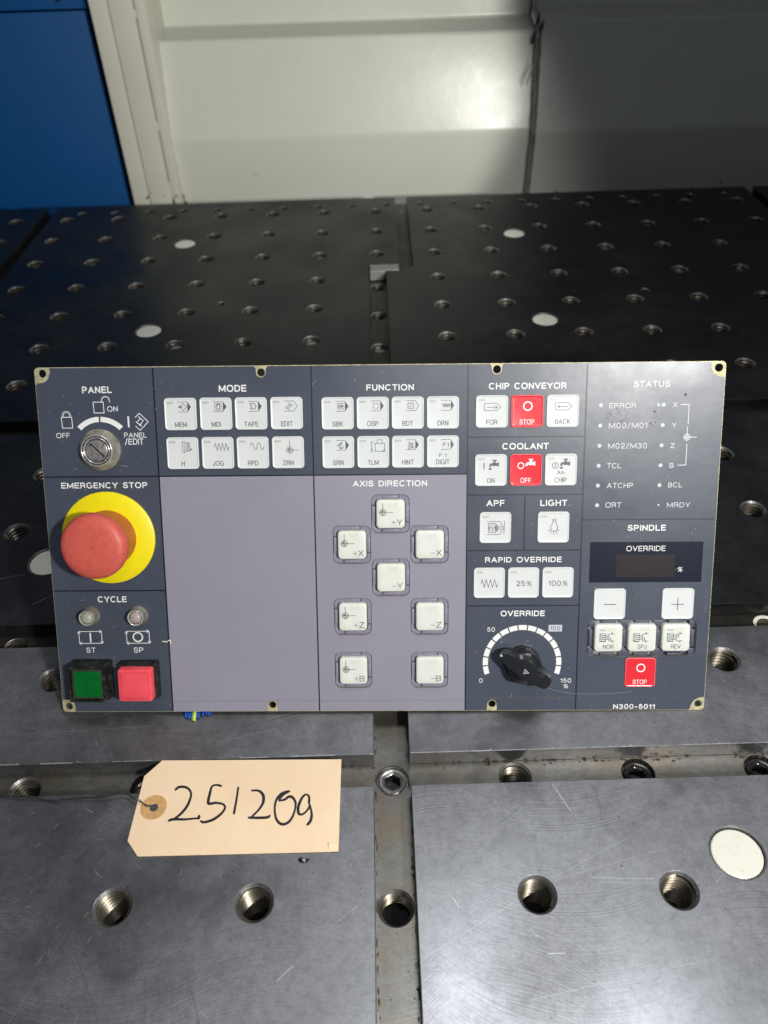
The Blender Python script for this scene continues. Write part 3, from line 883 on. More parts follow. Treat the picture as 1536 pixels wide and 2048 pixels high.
# brown grime lying along the foot of the slot walls
random.seed(5); gr = Ink()
for _ in range(150):
    x = random.uniform(-260, 260); 
    if abs(x) < 11: continue
    blob(gr, x, -889.4 - abs(random.gauss(0, 1.3)), random.uniform(.4, 2.2), random.uniform(.25, .9), 7)
for _ in range(110):
    y = random.uniform(-1060, -800); s = random.choice((-1, 1))
    blob(gr, s * (10.6 - abs(random.gauss(0, 0.7))), y, random.uniform(.2, .8), random.uniform(.5, 3.0), 7)
for _ in range(26):
    x = random.uniform(-10, 10); y = random.uniform(-1060, -800)
    if min(math.hypot(x - h[0], y - h[1]) for h in holes if h[2] < 0) > 12: blob(gr, x, y, random.uniform(.2, .6), random.uniform(.2, .8), 6)
o = gr.build('slot_grime', M['rust'], table); o.location = (0, 0.6, 0.045 - 0.0118); o['kind'] = 'stuff'

# ------------------------------------------------------------------ control panel, leaning back on its housing
W, H = 408.2, 217.2
panel = bpy.data.objects.new('control_panel', None); COL.objects.link(panel); panel.empty_display_size = 0.02
tag(panel, 'dark blue grey and mauve machine control panel with white keys, leaning on the steel table', 'control panel')
_X = Vector((0.99963981, -0.02527206, -0.00903141)); _U = Vector((0.02081918, 0.51788648, 0.85519598)); _N = Vector((-0.01693532, -0.85507597, 0.51822608))
panel.matrix_world = Matrix(((_X.x, _U.x, _N.x, -0.2096196), (_X.y, _U.y, _N.y, -0.8542678), (_X.z, _U.z, _N.z, 0.004), (0, 0, 0, 1)))
Y = lambda v: H - v                       # v is measured down from the top edge
SCR = [(4.7, 3.6), (134.9, 4.1), (274.2, 3.6), (404.0, 3.8), (4.0, 213.4), (134.6, 212.9), (274.2, 212.7), (404.3, 212.9)]
BEZ = [('+Y', 210.7, 89.5), ('+X', 187.0, 108.6), ('-X', 234.5, 108.6), ('-Y', 210.7, 129.3), ('+Z', 186.8, 154.3), ('-Z', 234.6, 154.4), ('+B', 186.6, 189.4), ('-B', 234.6, 189.4)]
BW = 23.4
bez_cuts = [rrect(BW, BW + .6, 4.0, 6, x, Y(v)) for _, x, v in BEZ]
sp_cut = rrect(67.8, 23.8, 4.2, 6, 366.6, Y(169.4))
# face plate: zinc plated sheet
plate('face_plate', rrect(W, H, 2.5, 5, W / 2, H / 2), [circ(x, Y(v), 2.35, 20) for x, v in SCR] + bez_cuts + [sp_cut], -1.6, 0.0, M['zinc'], panel, 0.15)
# film with its notches round the screw holes
def film_outline():
    e = 0.42; P = []
    def corner(cx, cy, ax, ay, bx, by, sx, sy):
        # concave quarter round a corner hole, from point a to point b
        r = 4.3; pts = []
        a0 = math.atan2(ay - cy, ax - cx); a1 = math.atan2(by - cy, bx - cx)
        while a1 > a0: a1 -= 2 * PI
        if a0 - a1 > PI * 1.6: a1 += 2 * PI
        for i in range(9):
            a = a0 + (a1 - a0) * i / 8; pts.append((cx + r * math.cos(a), cy + r * math.sin(a)))
        return pts
    # bottom edge left to right (counter-clockwise)
    P += [(e, 8.6), (5.5, 8.0), (7.7, 6.2), (8.4, 3.2), (8.2, e)]
    for x, v in ((134.6, 212.9), (274.2, 212.7)):
        y = Y(v); P += [(x - 3.3, e)] + [(x + 3.0 * math.cos(a), y + 3.0 * math.sin(a)) for a in [PI - i * PI / 8 for i in range(9)]] + [(x + 3.3, e)]
    P += [(W - 9.4, e), (W - 8.4, 4.0), (W - 6.5, 6.9), (W - 3.4, 8.6), (W - e, 9.0)]
    P += [(W - e, H - 9.4), (W - 4.5, H - 8.6), (W - 7.2, H - 6.8), (W - 8.6, H - 4), (W - 8.8, H - e)]
    for x, v in ((274.2, 3.6), (134.9, 4.1)):
        y = Y(v); P += [(x + 4.0, H - e), (x + 3.0, H - 2)] + [(x + 2.95 * math.cos(a), y + 2.95 * math.sin(a)) for a in [-i * PI / 8 for i in range(9)]] + [(x - 3.0, H - 2), (x - 4.0, H - e)]
    P += [(9.4, H - e), (9.6, H - 3.0), (8.4, H - 6.4), (6.0, H - 8.6), (1.4, H - 9.6), (e, H - 10.5)]
    return P
plate('printed_film', film_outline(), bez_cuts + [sp_cut], 0.02, 0.25, M['film'], panel)
# mauve fields
def notch_rect(x0, x1, y1, ex=None, e=0.45):
    P = [(x0, e)]
    for x, v in ex or []:
        y = Y(v); P += [(x - 3.3, e)] + [(x + 3.0 * math.cos(a), y + 3.0 * math.sin(a)) for a in [PI - i * PI / 8 for i in range(9)]] + [(x + 3.3, e)]
    return P + [(x1, e), (x1, y1), (x0, y1)]
plate('mauve_field', notch_rect(71.2, 164.2, Y(65.9), [(134.6, 212.9)]), [], 0.27, 0.33, M['mauve'], panel)
plate('mauve_field', notch_rect(165.0, 256.8, Y(65.9)), bez_cuts, 0.27, 0.33, M['mauve'], panel)
# dividing lines
def div(x0, v0, x1, v1, w=0.8):
    Ink().line([(x0, Y(v0)), (x1, Y(v1))], w).build('divider_line', M['line'], panel, (0, 0, 0.37 + random.uniform(0, .02)))
div(70.8, 0.9, 70.8, 216.5, .9); div(164.6, 0.9, 164.6, 216.5); div(257.2, 0.9, 257.2, 216.5); div(327.1, 0.9, 327.1, 216.5)
div(0.8, 65.4, 70.4, 65.4); div(71.3, 65.4, 164.2, 65.4); div(165, 65.4, 256.8, 65.4); div(0.8, 136.9, 70.4, 136.9)
div(257.6, 43.4, 326.7, 43.4, .75); div(257.6, 78.3, 326.7, 78.3, .75); div(292.2, 78.7, 292.2, 112.4, .75); div(257.6, 112.8, 326.7, 112.8, .75); div(257.6, 147.9, 326.7, 147.9, .75); div(327.5, 94.0, 407.4, 94.0, .7)

# back housing the panel rests on, and its wires
box('back_housing', (30, 36, -62), (378, 205, -1.7), M['clip'], panel, 1.0)
ZP = 0.36
def head(s, x0, v0, x1, v1, bold=0.022, m='white_ink', name='heading', **kw):
    return lettering(name, s, x0, Y(v0), x1, Y(v1), M[m], panel, ZP, bold, **kw)
for a in (('PANEL', 27.9, 15.3, 45.6, 11.4), ('MODE', 109.5, 15.2, 125.9, 11.2), ('EMERGENCY STOP', 10.8, 72.5, 63.3, 68.9), ('FUNCTION', 197.1, 15.3, 225.2, 11.7),
          ('CHIP CONVEYOR', 269.5, 15.2, 315.1, 11.5), ('COOLANT', 278, 50.8, 305.6, 47.1), ('AXIS DIRECTION', 188.2, 72.6, 233, 69.0), ('APF', 269, 85.2, 279.9, 81.5), ('LIGHT', 301.5, 85.3, 317.7, 81.6),
          ('SPINDLE', 354.8, 101.0, 377.9, 97.4), ('CYCLE', 27.8, 144.3, 45.9, 140.5), ('RAPID OVERRIDE', 268.6, 120.3, 315.4, 116.9), ('OVERRIDE', 278.7, 154.7, 306, 151.1),
          ('N300-5011', 350.8, 216.1, 377, 212.9)):
    head(*a)
head('STATUS', 354.5, 14.7, 375.9, 11.1, m='dim_ink')
for a in (('ON', 42.2, 26.2, 48.5, 23.1), ('OFF', 10.3, 41.8, 18.5, 38.8), ('PANEL', 51.3, 41.9, 64.8, 38.9), ('/EDIT', 51.5, 46.1, 62.7, 42.5), ('ST', 18.2, 177.2, 24.0, 173.9), ('SP', 48.3, 177.3, 54.3, 173.9),
          ('ERROR', 340.7, 26.9, 356.5, 23.8), ('M00/M01', 340.9, 38.8, 363.6, 35.5), ('M02/M30', 341, 50.9, 364, 47.6), ('TCL', 340.9, 62.7, 349.2, 59.6), ('ATCHP', 341.2, 74.7, 356.8, 71.6), ('ORT', 340.8, 86.6, 350.3, 83.4),
          ('X', 378.3, 26.7, 380.9, 23.7), ('Y', 378.2, 38.7, 380.9, 35.8), ('Z', 377.9, 50.8, 380.6, 47.8), ('B', 378, 62.7, 380.5, 59.7), ('BCL', 377.9, 74.5, 386.2, 71.5), ('MRDY', 377.8, 86.7, 391.8, 83.7),
          ('50', 270.5, 164.6, 275.3, 161.8), ('0', 265.9, 198.2, 268.1, 195.4), ('150', 317, 198.4, 323.7, 195.6)):
    head(*a, bold=-0.004, name='marking', m='dim_ink' if a[1] > 335 else 'white_ink')
head('%', 318.4, 202.2, 321.8, 199.3, bold=-0.01, shear=0.3, name='marking')
# status lamps printed in the film
dotI = []
for i in range(6):
    for x in (335.8, 372.7):
        m = 'grey_ink'
        r = 1.2 if not (x > 370 and i == 5) else 0.6
        Ink().poly(circ(x, Y(25.1 + 12 * i), r, 20)).build('status_dot', M[m], panel, (0, 0, ZP))
ax = Ink(); w = .45
ax.line([(382.6, Y(25.1)), (387.7, Y(25.1)), (387.7, Y(36.6))], w); ax.line([(387.5, Y(38.4)), (387.5, Y(43.4))], w)
ax.ring(387.5, Y(44.4), 1.9, .42); ax.ring(387.5, Y(44.4), 1.05, .3); ax.line([(385.4, Y(44.4)), (393.3, Y(44.4))], .42); ax.line([(387.5, Y(42.3)), (387.5, Y(46.5))], .4)
ax.line([(387.7, Y(48.4)), (387.7, Y(61.1)), (382.7, Y(61.1))], w)
ax.build('axis_marking', M['dim_ink'], panel, (0, 0, ZP))
# PANEL block icons
ik = Ink(); w = .42
ik.line([(14.2, Y(29.4)), (20.4, Y(29.4)), (20.6, Y(35.8)), (14.5, Y(35.9))], w, True)
ik.line([(14.9, Y(29.2)), (14.9, Y(28.1))] + [(17.4 + 2.5 * math.cos(a), Y(28.3) + 2.4 * math.sin(a)) for a in [PI - i * PI / 10 for i in range(11)]] + [(19.9, Y(29.2))], .28)
ik.line([(15.6, Y(29.2)), (15.6, Y(28.1))] + [(17.4 + 1.8 * math.cos(a), Y(28.3) + 1.7 * math.sin(a)) for a in [PI - i * PI / 10 for i in range(11)]] + [(19.2, Y(29.2))], .28)
ik.line([(34.0, Y(20.6)), (40.0, Y(20.6)), (40.2, Y(27.0)), (34.2, Y(27.0))], w, True)
ik.build('padlock_icon', M['white_ink'], panel, (0, 0, ZP))
ik = Ink(); ik.line([(39.1, Y(20.4)), (39.1, Y(19.8))] + [(41.5 + 2.35 * math.cos(a), Y(19.7) + 2.3 * math.sin(a)) for a in [PI - i * PI / 12 for i in range(13)]] + [(43.9, Y(20.8))], .75)
ik.build('padlock_shackle_icon', M['grey_ink'], panel, (0, 0, ZP + .005))
ik = Ink()
def sector(ink, cx, cy, r0, r1, a0, a1, n=10):
    o = [(cx + r1 * math.cos(math.radians(a0 + (a1 - a0) * i / n)), cy + r1 * math.sin(math.radians(a0 + (a1 - a0) * i / n))) for i in range(n + 1)]
    q = [(cx + r0 * math.cos(math.radians(a0 + (a1 - a0) * i / n)), cy + r0 * math.sin(math.radians(a0 + (a1 - a0) * i / n))) for i in range(n + 1)]
    for i in range(n): ink.poly([q[i], q[i + 1], o[i + 1], o[i]])
sector(ik, 37.2, Y(48.4), 16.0, 19.1, 91.7, 136); sector(ik, 37.2, Y(48.4), 16.0, 19.1, 44, 88.4)
ik.build('position_arc', M['white_ink'], panel, (0, 0, ZP))
ik = Ink(); ik.line([(54.4, Y(29.1)), (54.5, Y(35.7))], .95)
ik.line([(58.6, Y(29.9)), (61.2, Y(27.4)), (66.3, Y(32.5)), (61.2, Y(37.6)), (58.6, Y(35.0))], .42)
ik.line([(60.9, Y(29.9)), (63.2, Y(31.7)), (61.6, Y(34.3)), (59.4, Y(33.0)), (61.6, Y(30.4))], .4); ik.line([(60.4, Y(29.2)), (63.6, Y(32.0))], .35); ik.line([(59.0, Y(32.4)), (62.0, Y(35.2)), (61.4, Y(33.6))], .35)
ik.build('edit_icon', M['white_ink'], panel, (0, 0, ZP))
# CYCLE icons
def arrow(ink, a, b, w, s=1.4):
    d = Vector((b[0] - a[0], b[1] - a[1])).normalized(); n = Vector((-d.y, d.x)); B = Vector(b)
    ink.line([a, b], w); p = B - d * s + n * s * .62; q = B - d * s - n * s * .62
    ink.line([tuple(p), b, tuple(q)], w)
for x0, kind in ((14.3, 'I'), (44.3, 'O')):
    ik = Ink(); x1 = x0 + 14.3; y0 = Y(163.3); y1 = Y(171.1)
    arrow(ik, (x0, y0), (x1, y0), .4); arrow(ik, (x1, y0), (x1, y1), .4); arrow(ik, (x1, y1), (x0, y1), .4); arrow(ik, (x0, y1), (x0, y0), .4)
    if kind == 'I': ik.line([(x0 + 7.1, Y(164.2)), (x0 + 7.1, Y(170.5))], .95)
    else: ik.ring(x0 + 7.1, Y(167.1), 2.9, .85)
    ik.build('cycle_icon', M['white_ink'], panel, (0, 0, ZP))

# ---- keys
def key_mesh(s, mat, rimmat=None):
    R = lambda w, r: rrect(w, w, r, 5)
    rings = [(R(s, 2.2), 0.0), (R(s, 2.2), 0.42), (R(s - .18, 2.1), 0.68), (R(s - .6, 1.9), 0.86), (R(s - 1.15, 1.7), 0.82), (R(s - 1.7, 1.5), 0.60), (R(s - 2.6, 1.2), 0.56)]
    n = len(rings[0][0]); v = []; f = []
    for loop, z in rings: v += [(x * MM, y * MM, z * MM) for x, y in loop]
    for j in range(len(rings) - 1):
        for i in range(n):
            k = (i + 1) % n; f.append((j * n + i, j * n + k, (j + 1) * n + k, (j + 1) * n + i))
    f.append(tuple((len(rings) - 1) * n + i for i in range(n)))
    me = bpy.data.meshes.new('key_button'); me.from_pydata(v, [], f); me.materials.append(mat)
    if rimmat:
        me.materials.append(rimmat)
        for i, p in enumerate(me.polygons): p.material_index = 1 if i < 4 * n else 0
    sharp_by_angle(me, 75); return me
ME_KEY = key_mesh(19.2, M['key']); ME_RED = key_mesh(19.2, M['red_key'], M['red_rim']); ME_KEYF = key_mesh(19.6, M['key'])
_li = Ink().poly([(-8.05, 7.35), (-3.95, 7.35), (-3.95, 6.05), (-8.05, 6.05)]).build('indicator_window', M['led_grey']); ME_LED = _li.data; bpy.data.objects.remove(_li)
ZK = 0.60
def cr(pts, c, s):          # drawing coordinates to mm about the key centre
    return [((x - c[0]) / s, (c[1] - y) / s) for x, y in pts]

def key(s, x, v, led=True, red=False, text=None, icon=None, ink=None, lab=None, ty=-7.75, me=None, tw=0.95):
    o = bpy.data.objects.new('key_button', me or (ME_RED if red else ME_KEY)); link(o, panel)
    o.location = (x * MM, Y(v) * MM, 0.26 * MM)
    if lab: o['label'] = lab
    if led:
        l = bpy.data.objects.new('indicator_window', ME_LED); link(l, o); l.location = (0, 0, ZK * MM)
    im = M[ink] if ink else M['white_ink' if red else 'key_ink']
    if text: lettering('legend', text, 0, ty, 0, ty + 2.95, im, o, ZK, -0.004, 0, 1.05, centre=(0, tw))
    if icon is not None and icon.f: icon.build('icon', im, o, (0, 0, ZK))
    return o

A = 17.3
def tagshape(ink, filled=True, x0=-1.3, x1=4.5, xp=6.6, yt=7.15, yb=1.25, w=.3):
    ym = (yt + yb) / 2
    if filled:
        ink.line([(x0, yt), (x1, yt)], w); ink.line([(x0, yb), (x1, yb)], w); ink.poly([(x1 - .1, yt + .15), (xp, ym), (x1 - .1, yb - .15)])
    else:
        ink.line([(x0, yt), (x1 - .1, yt), (xp, ym), (x1 - .1, yb), (x0, yb)], w)
    return ink
def wheel(ink, dx=0, dy=0, k=1.0, w=.28):
    T = lambda p: [(dx + x * k, dy + y * k) for x, y in p]
    ink.line(T([(0, 6.8), (1.2, 7.0), (3.0, 5.8), (3.6, 6.3), (4.4, 6.4), (4.6, 1.2), (3.8, 1.2), (3.0, 1.6), (1.4, .4), (.2, .5)]), w, True)
    ink.line(T([(1.1, 6.9), (1.3, .6)]), w); ink.line(T([(2.3, 6.2), (2.4, 1.0)]), w); ink.line(T([(3.1, 5.7), (3.2, 1.6)]), w); ink.line(T([(3.7, 6.2), (3.9, 1.3)]), w)
    ink.poly(T([(4.6, 2.6), (5.8, 2.6), (5.8, 1.9), (4.6, 1.9)]))
def target(ink, x, y, r, lx, ly, w=.3):
    ink.ring(x, y, r, w); ink.ring(x, y, r * .55, w); ink.line([(x - r * 1.1, y), (x + lx, y)], w); ink.line([(x, y - r), (x, y + ly)], w)
    ink.poly([(x, y)] + [(x + r * .5 * math.cos(math.radians(a)), y + r * .5 * math.sin(math.radians(a))) for a in range(90, 181, 15)])
def zig(ink, x0, x1, y0, y1, n, w):
    P = [(x0, (y0 + y1) / 2)]
    for i in range(n): P.append((x0 + (x1 - x0) * (i + .5) / n, y1 if i % 2 == 0 else y0))
    P.append((x1, (y0 + y1) / 2)); ink.line(P, w)

def ic(name):
    k = Ink()
    if name == 'MEM':
        tagshape(k); k.line([(.7, 5.1), (1.9, 6.2), (4.0, 4.2), (1.9, 2.1), (.7, 3.3)], .34)
        k.poly([(-1.1, 4.2), (.2, 5.2), (.2, 4.6), (1.4, 4.6), (1.4, 3.8), (.2, 3.8), (.2, 3.2)])
    elif name == 'MDI':
        tagshape(k); k.line([(-.5, 6.2), (3.4, 6.2), (3.4, 2.2), (-.5, 2.2)], .24, True)
        k.line([(.3, 4.4), (.8, 5.2), (1.2, 5.8), (1.6, 5.4), (2.2, 5.9), (2.6, 5.0), (2.6, 3.6), (2.2, 2.7), (1.2, 2.7), (.5, 3.4)], .4, True); k.poly([(1.2, 5.7), (1.7, 5.7), (1.6, 4.4), (1.1, 4.6)])
    elif name == 'TAPE':
        tagshape(k); k.line([(-.4, 5.8), (2.2, 5.8), (3.3, 4.2), (2.4, 2.7), (-.2, 2.7), (.7, 4.2)], .4, True)
    elif name == 'EDIT':
        tagshape(k, False); k.line([(-.2, 3.3), (2.6, 5.4), (3.4, 4.6), (.8, 2.6)], .32, True); k.line([(1.0, 6.2), (2.0, 5.6), (3.8, 4.4)], .28); k.line([(-.6, 3.6), (1.4, 2.2), (2.2, 1.8)], .28)
    elif name == 'H': wheel(k)
    elif name == 'JOG': zig(k, -1.8, 6.8, 1.4, 5.8, 8, .3)
    elif name == 'RPD':
        P = [(-1.3, 3.6), (-1.3, 4.8)]
        for cxx, s in ((-.3, 1), (1.9, -1), (4.1, 1)):
            pass
        P = [(-1.3 + 8.2 * i / 48, 3.9 + 1.9 * max(-1, min(1, 1.35 * math.sin(2 * PI * i / 24)))) for i in range(49)]
        k.line(P, .36)
    elif name == 'ZRN': target(k, 1.1, 1.4, 1.9, 6.0, 5.9)
    elif name == 'SBK':
        tagshape(k, x0=-1.0, x1=4.6); k.line([(.2, 5.8), (3.4, 5.8), (3.4, 2.6), (.2, 2.6)], .28, True); arrow(k, (.4, 4.2), (3.2, 4.2), .45, 1.0); k.line([(.6, 5.0), (2.2, 5.0)], .3); k.line([(.6, 3.4), (2.2, 3.4)], .3)
    elif name == 'OSP':
        tagshape(k, x0=-1.0, x1=4.7)
        for a in (0, 90, 180, 270): k.arc(1.9, 4.2, 1.75, a + 12, a + 72, .36, 6)
    elif name == 'BDT':
        tagshape(k, False, x0=-1.3, x1=4.7, xp=6.5); k.line([(.2, 5.7), (3.3, 5.7), (3.3, 2.6), (.2, 2.6)], .36, True); k.line([(.9, 3.3), (2.6, 5.0)], .3)
    elif name == 'DRN': tagshape(k, x0=-1.0, x1=4.8); zig(k, -.2, 4.4, 3.1, 5.2, 9, .34)
    elif name == 'SRN':
        tagshape(k, x0=-1.0, x1=4.6); k.line([(-.6, 4.0), (1.0, 4.6), (2.4, 6.0), (1.6, 4.4)], .5); k.line([(1.0, 4.4), (.8, 3.0), (1.6, 2.0), (2.6, 2.4), (3.2, 3.6)], .4); k.line([(1.6, 3.0), (2.2, 2.6)], .5)
    elif name == 'TLM':
        k.line([(1.2, 5.2), (6.9, 5.2), (6.9, .4), (1.2, .4)], .34, True); k.line([(2.6, 5.2), (2.6, 7.3), (5.5, 7.3), (5.5, 5.2)], .34); k.poly([(5.6, .4), (6.9, .4), (6.9, 1.7)]); k.poly([(1.2, 5.2), (1.9, 5.2), (1.2, 4.4)])
        k.line([(-.8, 6.2), (-.8, .8)], .34); k.line([(-1.5, .4), (-.1, .4)], .3); k.line([(-1.5, 6.1), (.6, 6.1)], .28); k.poly([(-1.4, 1.7), (-.2, 1.7), (-.8, .5)])
    elif name == 'HINT': tagshape(k, x0=-1.3, x1=4.6); wheel(k, .3, 1.4, .62, .24)
    elif name == 'F1': tagshape(k, x0=-1.0, x1=4.8)
    elif name in ('FOR', 'BACK'):
        k.line([(-4.5, 4.8), (2.8, 4.9), (5.4, 2.6), (2.8, .4), (-4.4, .6)], .3, True)
        if name == 'FOR': arrow(k, (-3.0, 2.5), (3.4, 2.5), .34, 1.4)
        else: arrow(k, (3.4, 2.6), (-3.0, 2.5), .34, 1.4)
    elif name == 'STOP': k.ring(0.3, 3.0, 2.45, .78)
    elif name in ('tapON', 'tapOFF', 'tapCHIP'):
        dx = {'tapON': 0, 'tapOFF': .7, 'tapCHIP': .6}[name]; dy = {'tapON': 0, 'tapOFF': .4, 'tapCHIP': .3}[name]
        T = lambda p: [(x + dx, y + dy) for x, y in p]
        k.poly(T([(.9, 6.3), (3.5, 6.3), (3.5, 5.5), (.9, 5.5)])); k.poly(T([(1.8, 5.5), (2.6, 5.5), (2.8, 4.2), (1.5, 4.2)]))
        k.poly(T([(.9, 4.6), (3.3, 4.6), (3.6, 2.5), (.9, 2.5)])); k.poly(T([(3.5, 4.2), (4.8, 4.9), (4.8, 2.0), (3.5, 2.6)]))
        k.poly(T([(-.9, 3.4), (-.2, 4.1), (.95, 4.1), (.95, 2.9), (.2, 2.9), (.2, 1.9), (-1.0, 1.9)]))
        if name != 'tapOFF': k.poly(T([(-1.1, 1.3), (.5, 1.3), (.5, .3), (-1.5, .3)]))
        if name == 'tapON': k.line([(-4.1, 4.4), (-4.1, .6)], .6)
        if name == 'tapOFF': k.ring(-3.1, 2.6, 1.75, .62)
        if name == 'tapCHIP':
            k.ring(-3.4, 2.5, 1.75, .36); k.line([(-3.4, 3.6), (-3.4, 1.4)], .4)
            for q in range(3): k.arc(-1.6 + q * 1.7, -1.6, .75, 200 - q * 40, 470 - q * 60, .34, 10)
    elif name == 'APF':
        k.line([(-5.3, 3.7), (2.8, 3.7), (5.3, -.4), (2.6, -4.3), (-5.3, -4.3)], .34); k.line([(5.5, 4.2), (5.3, -4.6)], .34)
        k.line([(-4.2, 2.5), (.3, 2.5), (.3, -3.0), (-4.2, -3.0)], .36, True); k.ring(-1.9, -.2, 1.9, .3); k.line([(-3.6, -.6), (-2.2, .6), (-1.8, -1.0), (-.3, .3)], .4)
        k.line([(.7, 1.8), (.7, -2.4)], .36); k.line([(1.3, 1.8), (1.3, -2.4)], .36); k.ring(2.8, -.3, 1.0, .36)
    elif name == 'LIGHT':
        k.line([(-.5, 5.0), (1.5, 5.0), (1.4, 3.9), (-.4, 3.9)], .3, True)
        k.line([(-.3, 3.9), (-.5, 2.4), (-1.4, 1.1), (-1.8, -.2), (-1.4, -1.5), (-.4, -2.3), (.5, -2.5), (1.4, -2.3), (2.3, -1.5), (2.7, -.2), (2.3, 1.1), (1.6, 2.4), (1.3, 3.9)], .34)
        for a, b in (((-1.5, -1.5), (-3.4, -2.6)), ((-.8, -2.2), (-1.9, -4.0)), ((.3, -2.4), (.2, -4.6)), ((1.5, -2.2), (2.4, -4.0)), ((2.3, -1.4), (4.0, -2.5))): k.line([a, b], .34)
    elif name == 'ZIG': zig(k, -5.0, 5.2, -2.9, 2.2, 8, .34)
    elif name == 'minus': k.line([(-3.5, -.3), (3.8, -.3)], .5)
    elif name == 'plus': k.line([(-3.9, -.4), (3.8, -.4)], .5); k.line([(0, 3.5), (-.1, -4.1)], .5)
    return k
for n_, x in (('MEM', 86.0), ('MDI', 107.2), ('TAPE', 128.2), ('EDIT', 149.4)): key(S, x, 28.1, text=n_, icon=ic(n_))
for n_, x in (('H', 86.1), ('JOG', 107.3), ('RPD', 128.4), ('ZRN', 149.6)): key(S, x, 51.5, text=n_, icon=ic(n_))
for n_, x in (('SBK', 179.8), ('OSP', 200.7), ('BDT', 221.5), ('DRN', 242.4)): key(S, x, 28.5, text=n_, icon=ic(n_))
for n_, x in (('SRN', 179.7), ('TLM', 200.7), ('HINT', 221.5)): key(S, x, 51.7, text=n_, icon=ic(n_))
o = key(S, 242.4, 51.7, text='DIGIT', icon=ic('F1'))
lettering('legend', 'F1', .1, 2.8, 3.6, 5.4, M['key_ink'], o, ZK, -.004); lettering('legend', 'F 1', -2.2, -3.5, 2.2, -1.1, M['key_ink'], o, ZK, -.004)
for n_, x, red in (('FOR', 271.4, 0), ('STOP', 292.3, 1), ('BACK', 313.3, 0)): key(S, x, 28.2, led=not red, red=bool(red), text=n_, icon=ic(n_), lab='red key marked STOP with a ring' if red else None)
for n_, i_, x, red in (('ON', 'tapON', 271.3, 0), ('OFF', 'tapOFF', 292.3, 1), ('CHIP', 'tapCHIP', 313.2, 0)): key(S, x, 63.2, led=not red, red=bool(red), text=n_, icon=ic(i_), lab='red key marked OFF with a tap' if red else None)
key(S, 274.5, 98.4, icon=ic('APF')); key(S, 309.7, 98.4, icon=ic('LIGHT'))
key(S, 271.3, 133.1, icon=ic('ZIG'))
for s_, x, a in (('25', 292.3, (-4.2, .9)), ('100', 313.4, (-5.7, 1.9))):
    o = key(S, x, 133.1)
    lettering('legend', s_, a[0], -2.1, a[1], 1.2, M['key_ink'], o, ZK, -.004); lettering('legend', '%', a[1] + .4, -2.1, a[1] + 4.0, 1.1, M['key_ink'], o, ZK, -.012, .25)
key(S, 345.7, 147.0, led=False, icon=ic('minus'), me=ME_KEYF); key(S, 387.6, 147.0, led=False, icon=ic('plus'), me=ME_KEYF)
key(S, 366.6, 191.6, led=False, red=True, text='STOP', icon=ic('STOP'), lab='red key marked STOP below the spindle keys')

# ---- recessed key bezels
def bezel_part(name, cx, v, w, h, mat, tabs=True):
    """tray with corner pads and four clips round one key"""
    o = box(name, (cx - w / 2 - .5, Y(v) - h / 2 - .5, -4.6), (cx + w / 2 + .5, Y(v) + h / 2 + .5, -3.4), mat, panel)
    return o
def pads(cx, v, w, h, mat, inner=18.6):
    V = []; F = []
    def bx_(x0, y0, x1, y1, z0, z1):
        b = len(V); V.extend([(x0, y0, z0), (x1, y0, z0), (x1, y1, z0), (x0, y1, z0), (x0, y0, z1), (x1, y0, z1), (x1, y1, z1), (x0, y1, z1)])
        F.extend([tuple(b + i for i in q) for q in ((0, 3, 2, 1), (4, 5, 6, 7), (0, 1, 5, 4), (1, 2, 6, 5), (2, 3, 7, 6), (3, 0, 4, 7))])
    return V, F, bx_
random.seed(21)
for nm, x, v in BEZ:
    cx, cy = x, Y(v); w = BW - .5; h = BW + .1
    b = loft('key_bezel', [(rrect(w, h, 3.7, 6), -3.2), (rrect(w, h, 3.7, 6), -.55), (rrect(w - .5, h - .5, 3.4, 6), -.35), (rrect(18.8, 18.8, 2.6, 6), -.45), (rrect(18.6, 18.6, 2.5, 6), -3.0)], M['mauve_dark'], panel, loc=(cx, cy, 0))
    for k in range(4):          # clips at the middle of each side
        c = box('clip', (-4.6, h / 2 - 2.35, -1.0), (4.6, h / 2 - .55, .15), M['mauve_dark'], b, .25)
        c.rotation_euler = (0, 0, k * PI / 2)
        g = box('clip_gap', (4.7, h / 2 - 2.3, -.42), (5.6, h / 2 - .35, -.30), M['line'] if False else M['blue_plastic'], b)
        g.rotation_euler = (0, 0, k * PI / 2)
def cap_mesh():
    R = lambda w, h, r: rrect(w, h, r, 6)
    rings = [(R(17.6, 17.9, 2.4), -2.8), (R(17.5, 17.8, 2.4), 1.4), (R(17.2, 17.5, 2.3), 2.2), (R(16.5, 16.8, 2.0), 2.75), (R(15.4, 15.7, 1.7), 2.95), (R(10, 10, 1.5), 2.85)]
    n = len(rings[0][0]); v = []; f = []
    for loop, z in rings: v += [(x * MM, y * MM, z * MM) for x, y in loop]
    for j in range(len(rings) - 1):
        for i in range(n):
            k = (i + 1) % n; f.append((j * n + i, j * n + k, (j + 1) * n + k, (j + 1) * n + i))
    f.append(tuple((len(rings) - 1) * n + i for i in range(n)))
    me = bpy.data.meshes.new('key_cap'); me.from_pydata(v, [], f); me.materials.append(M['keycap']); sharp_by_angle(me, 60); return me
ME_CAP = cap_mesh()
ZC = 3.03
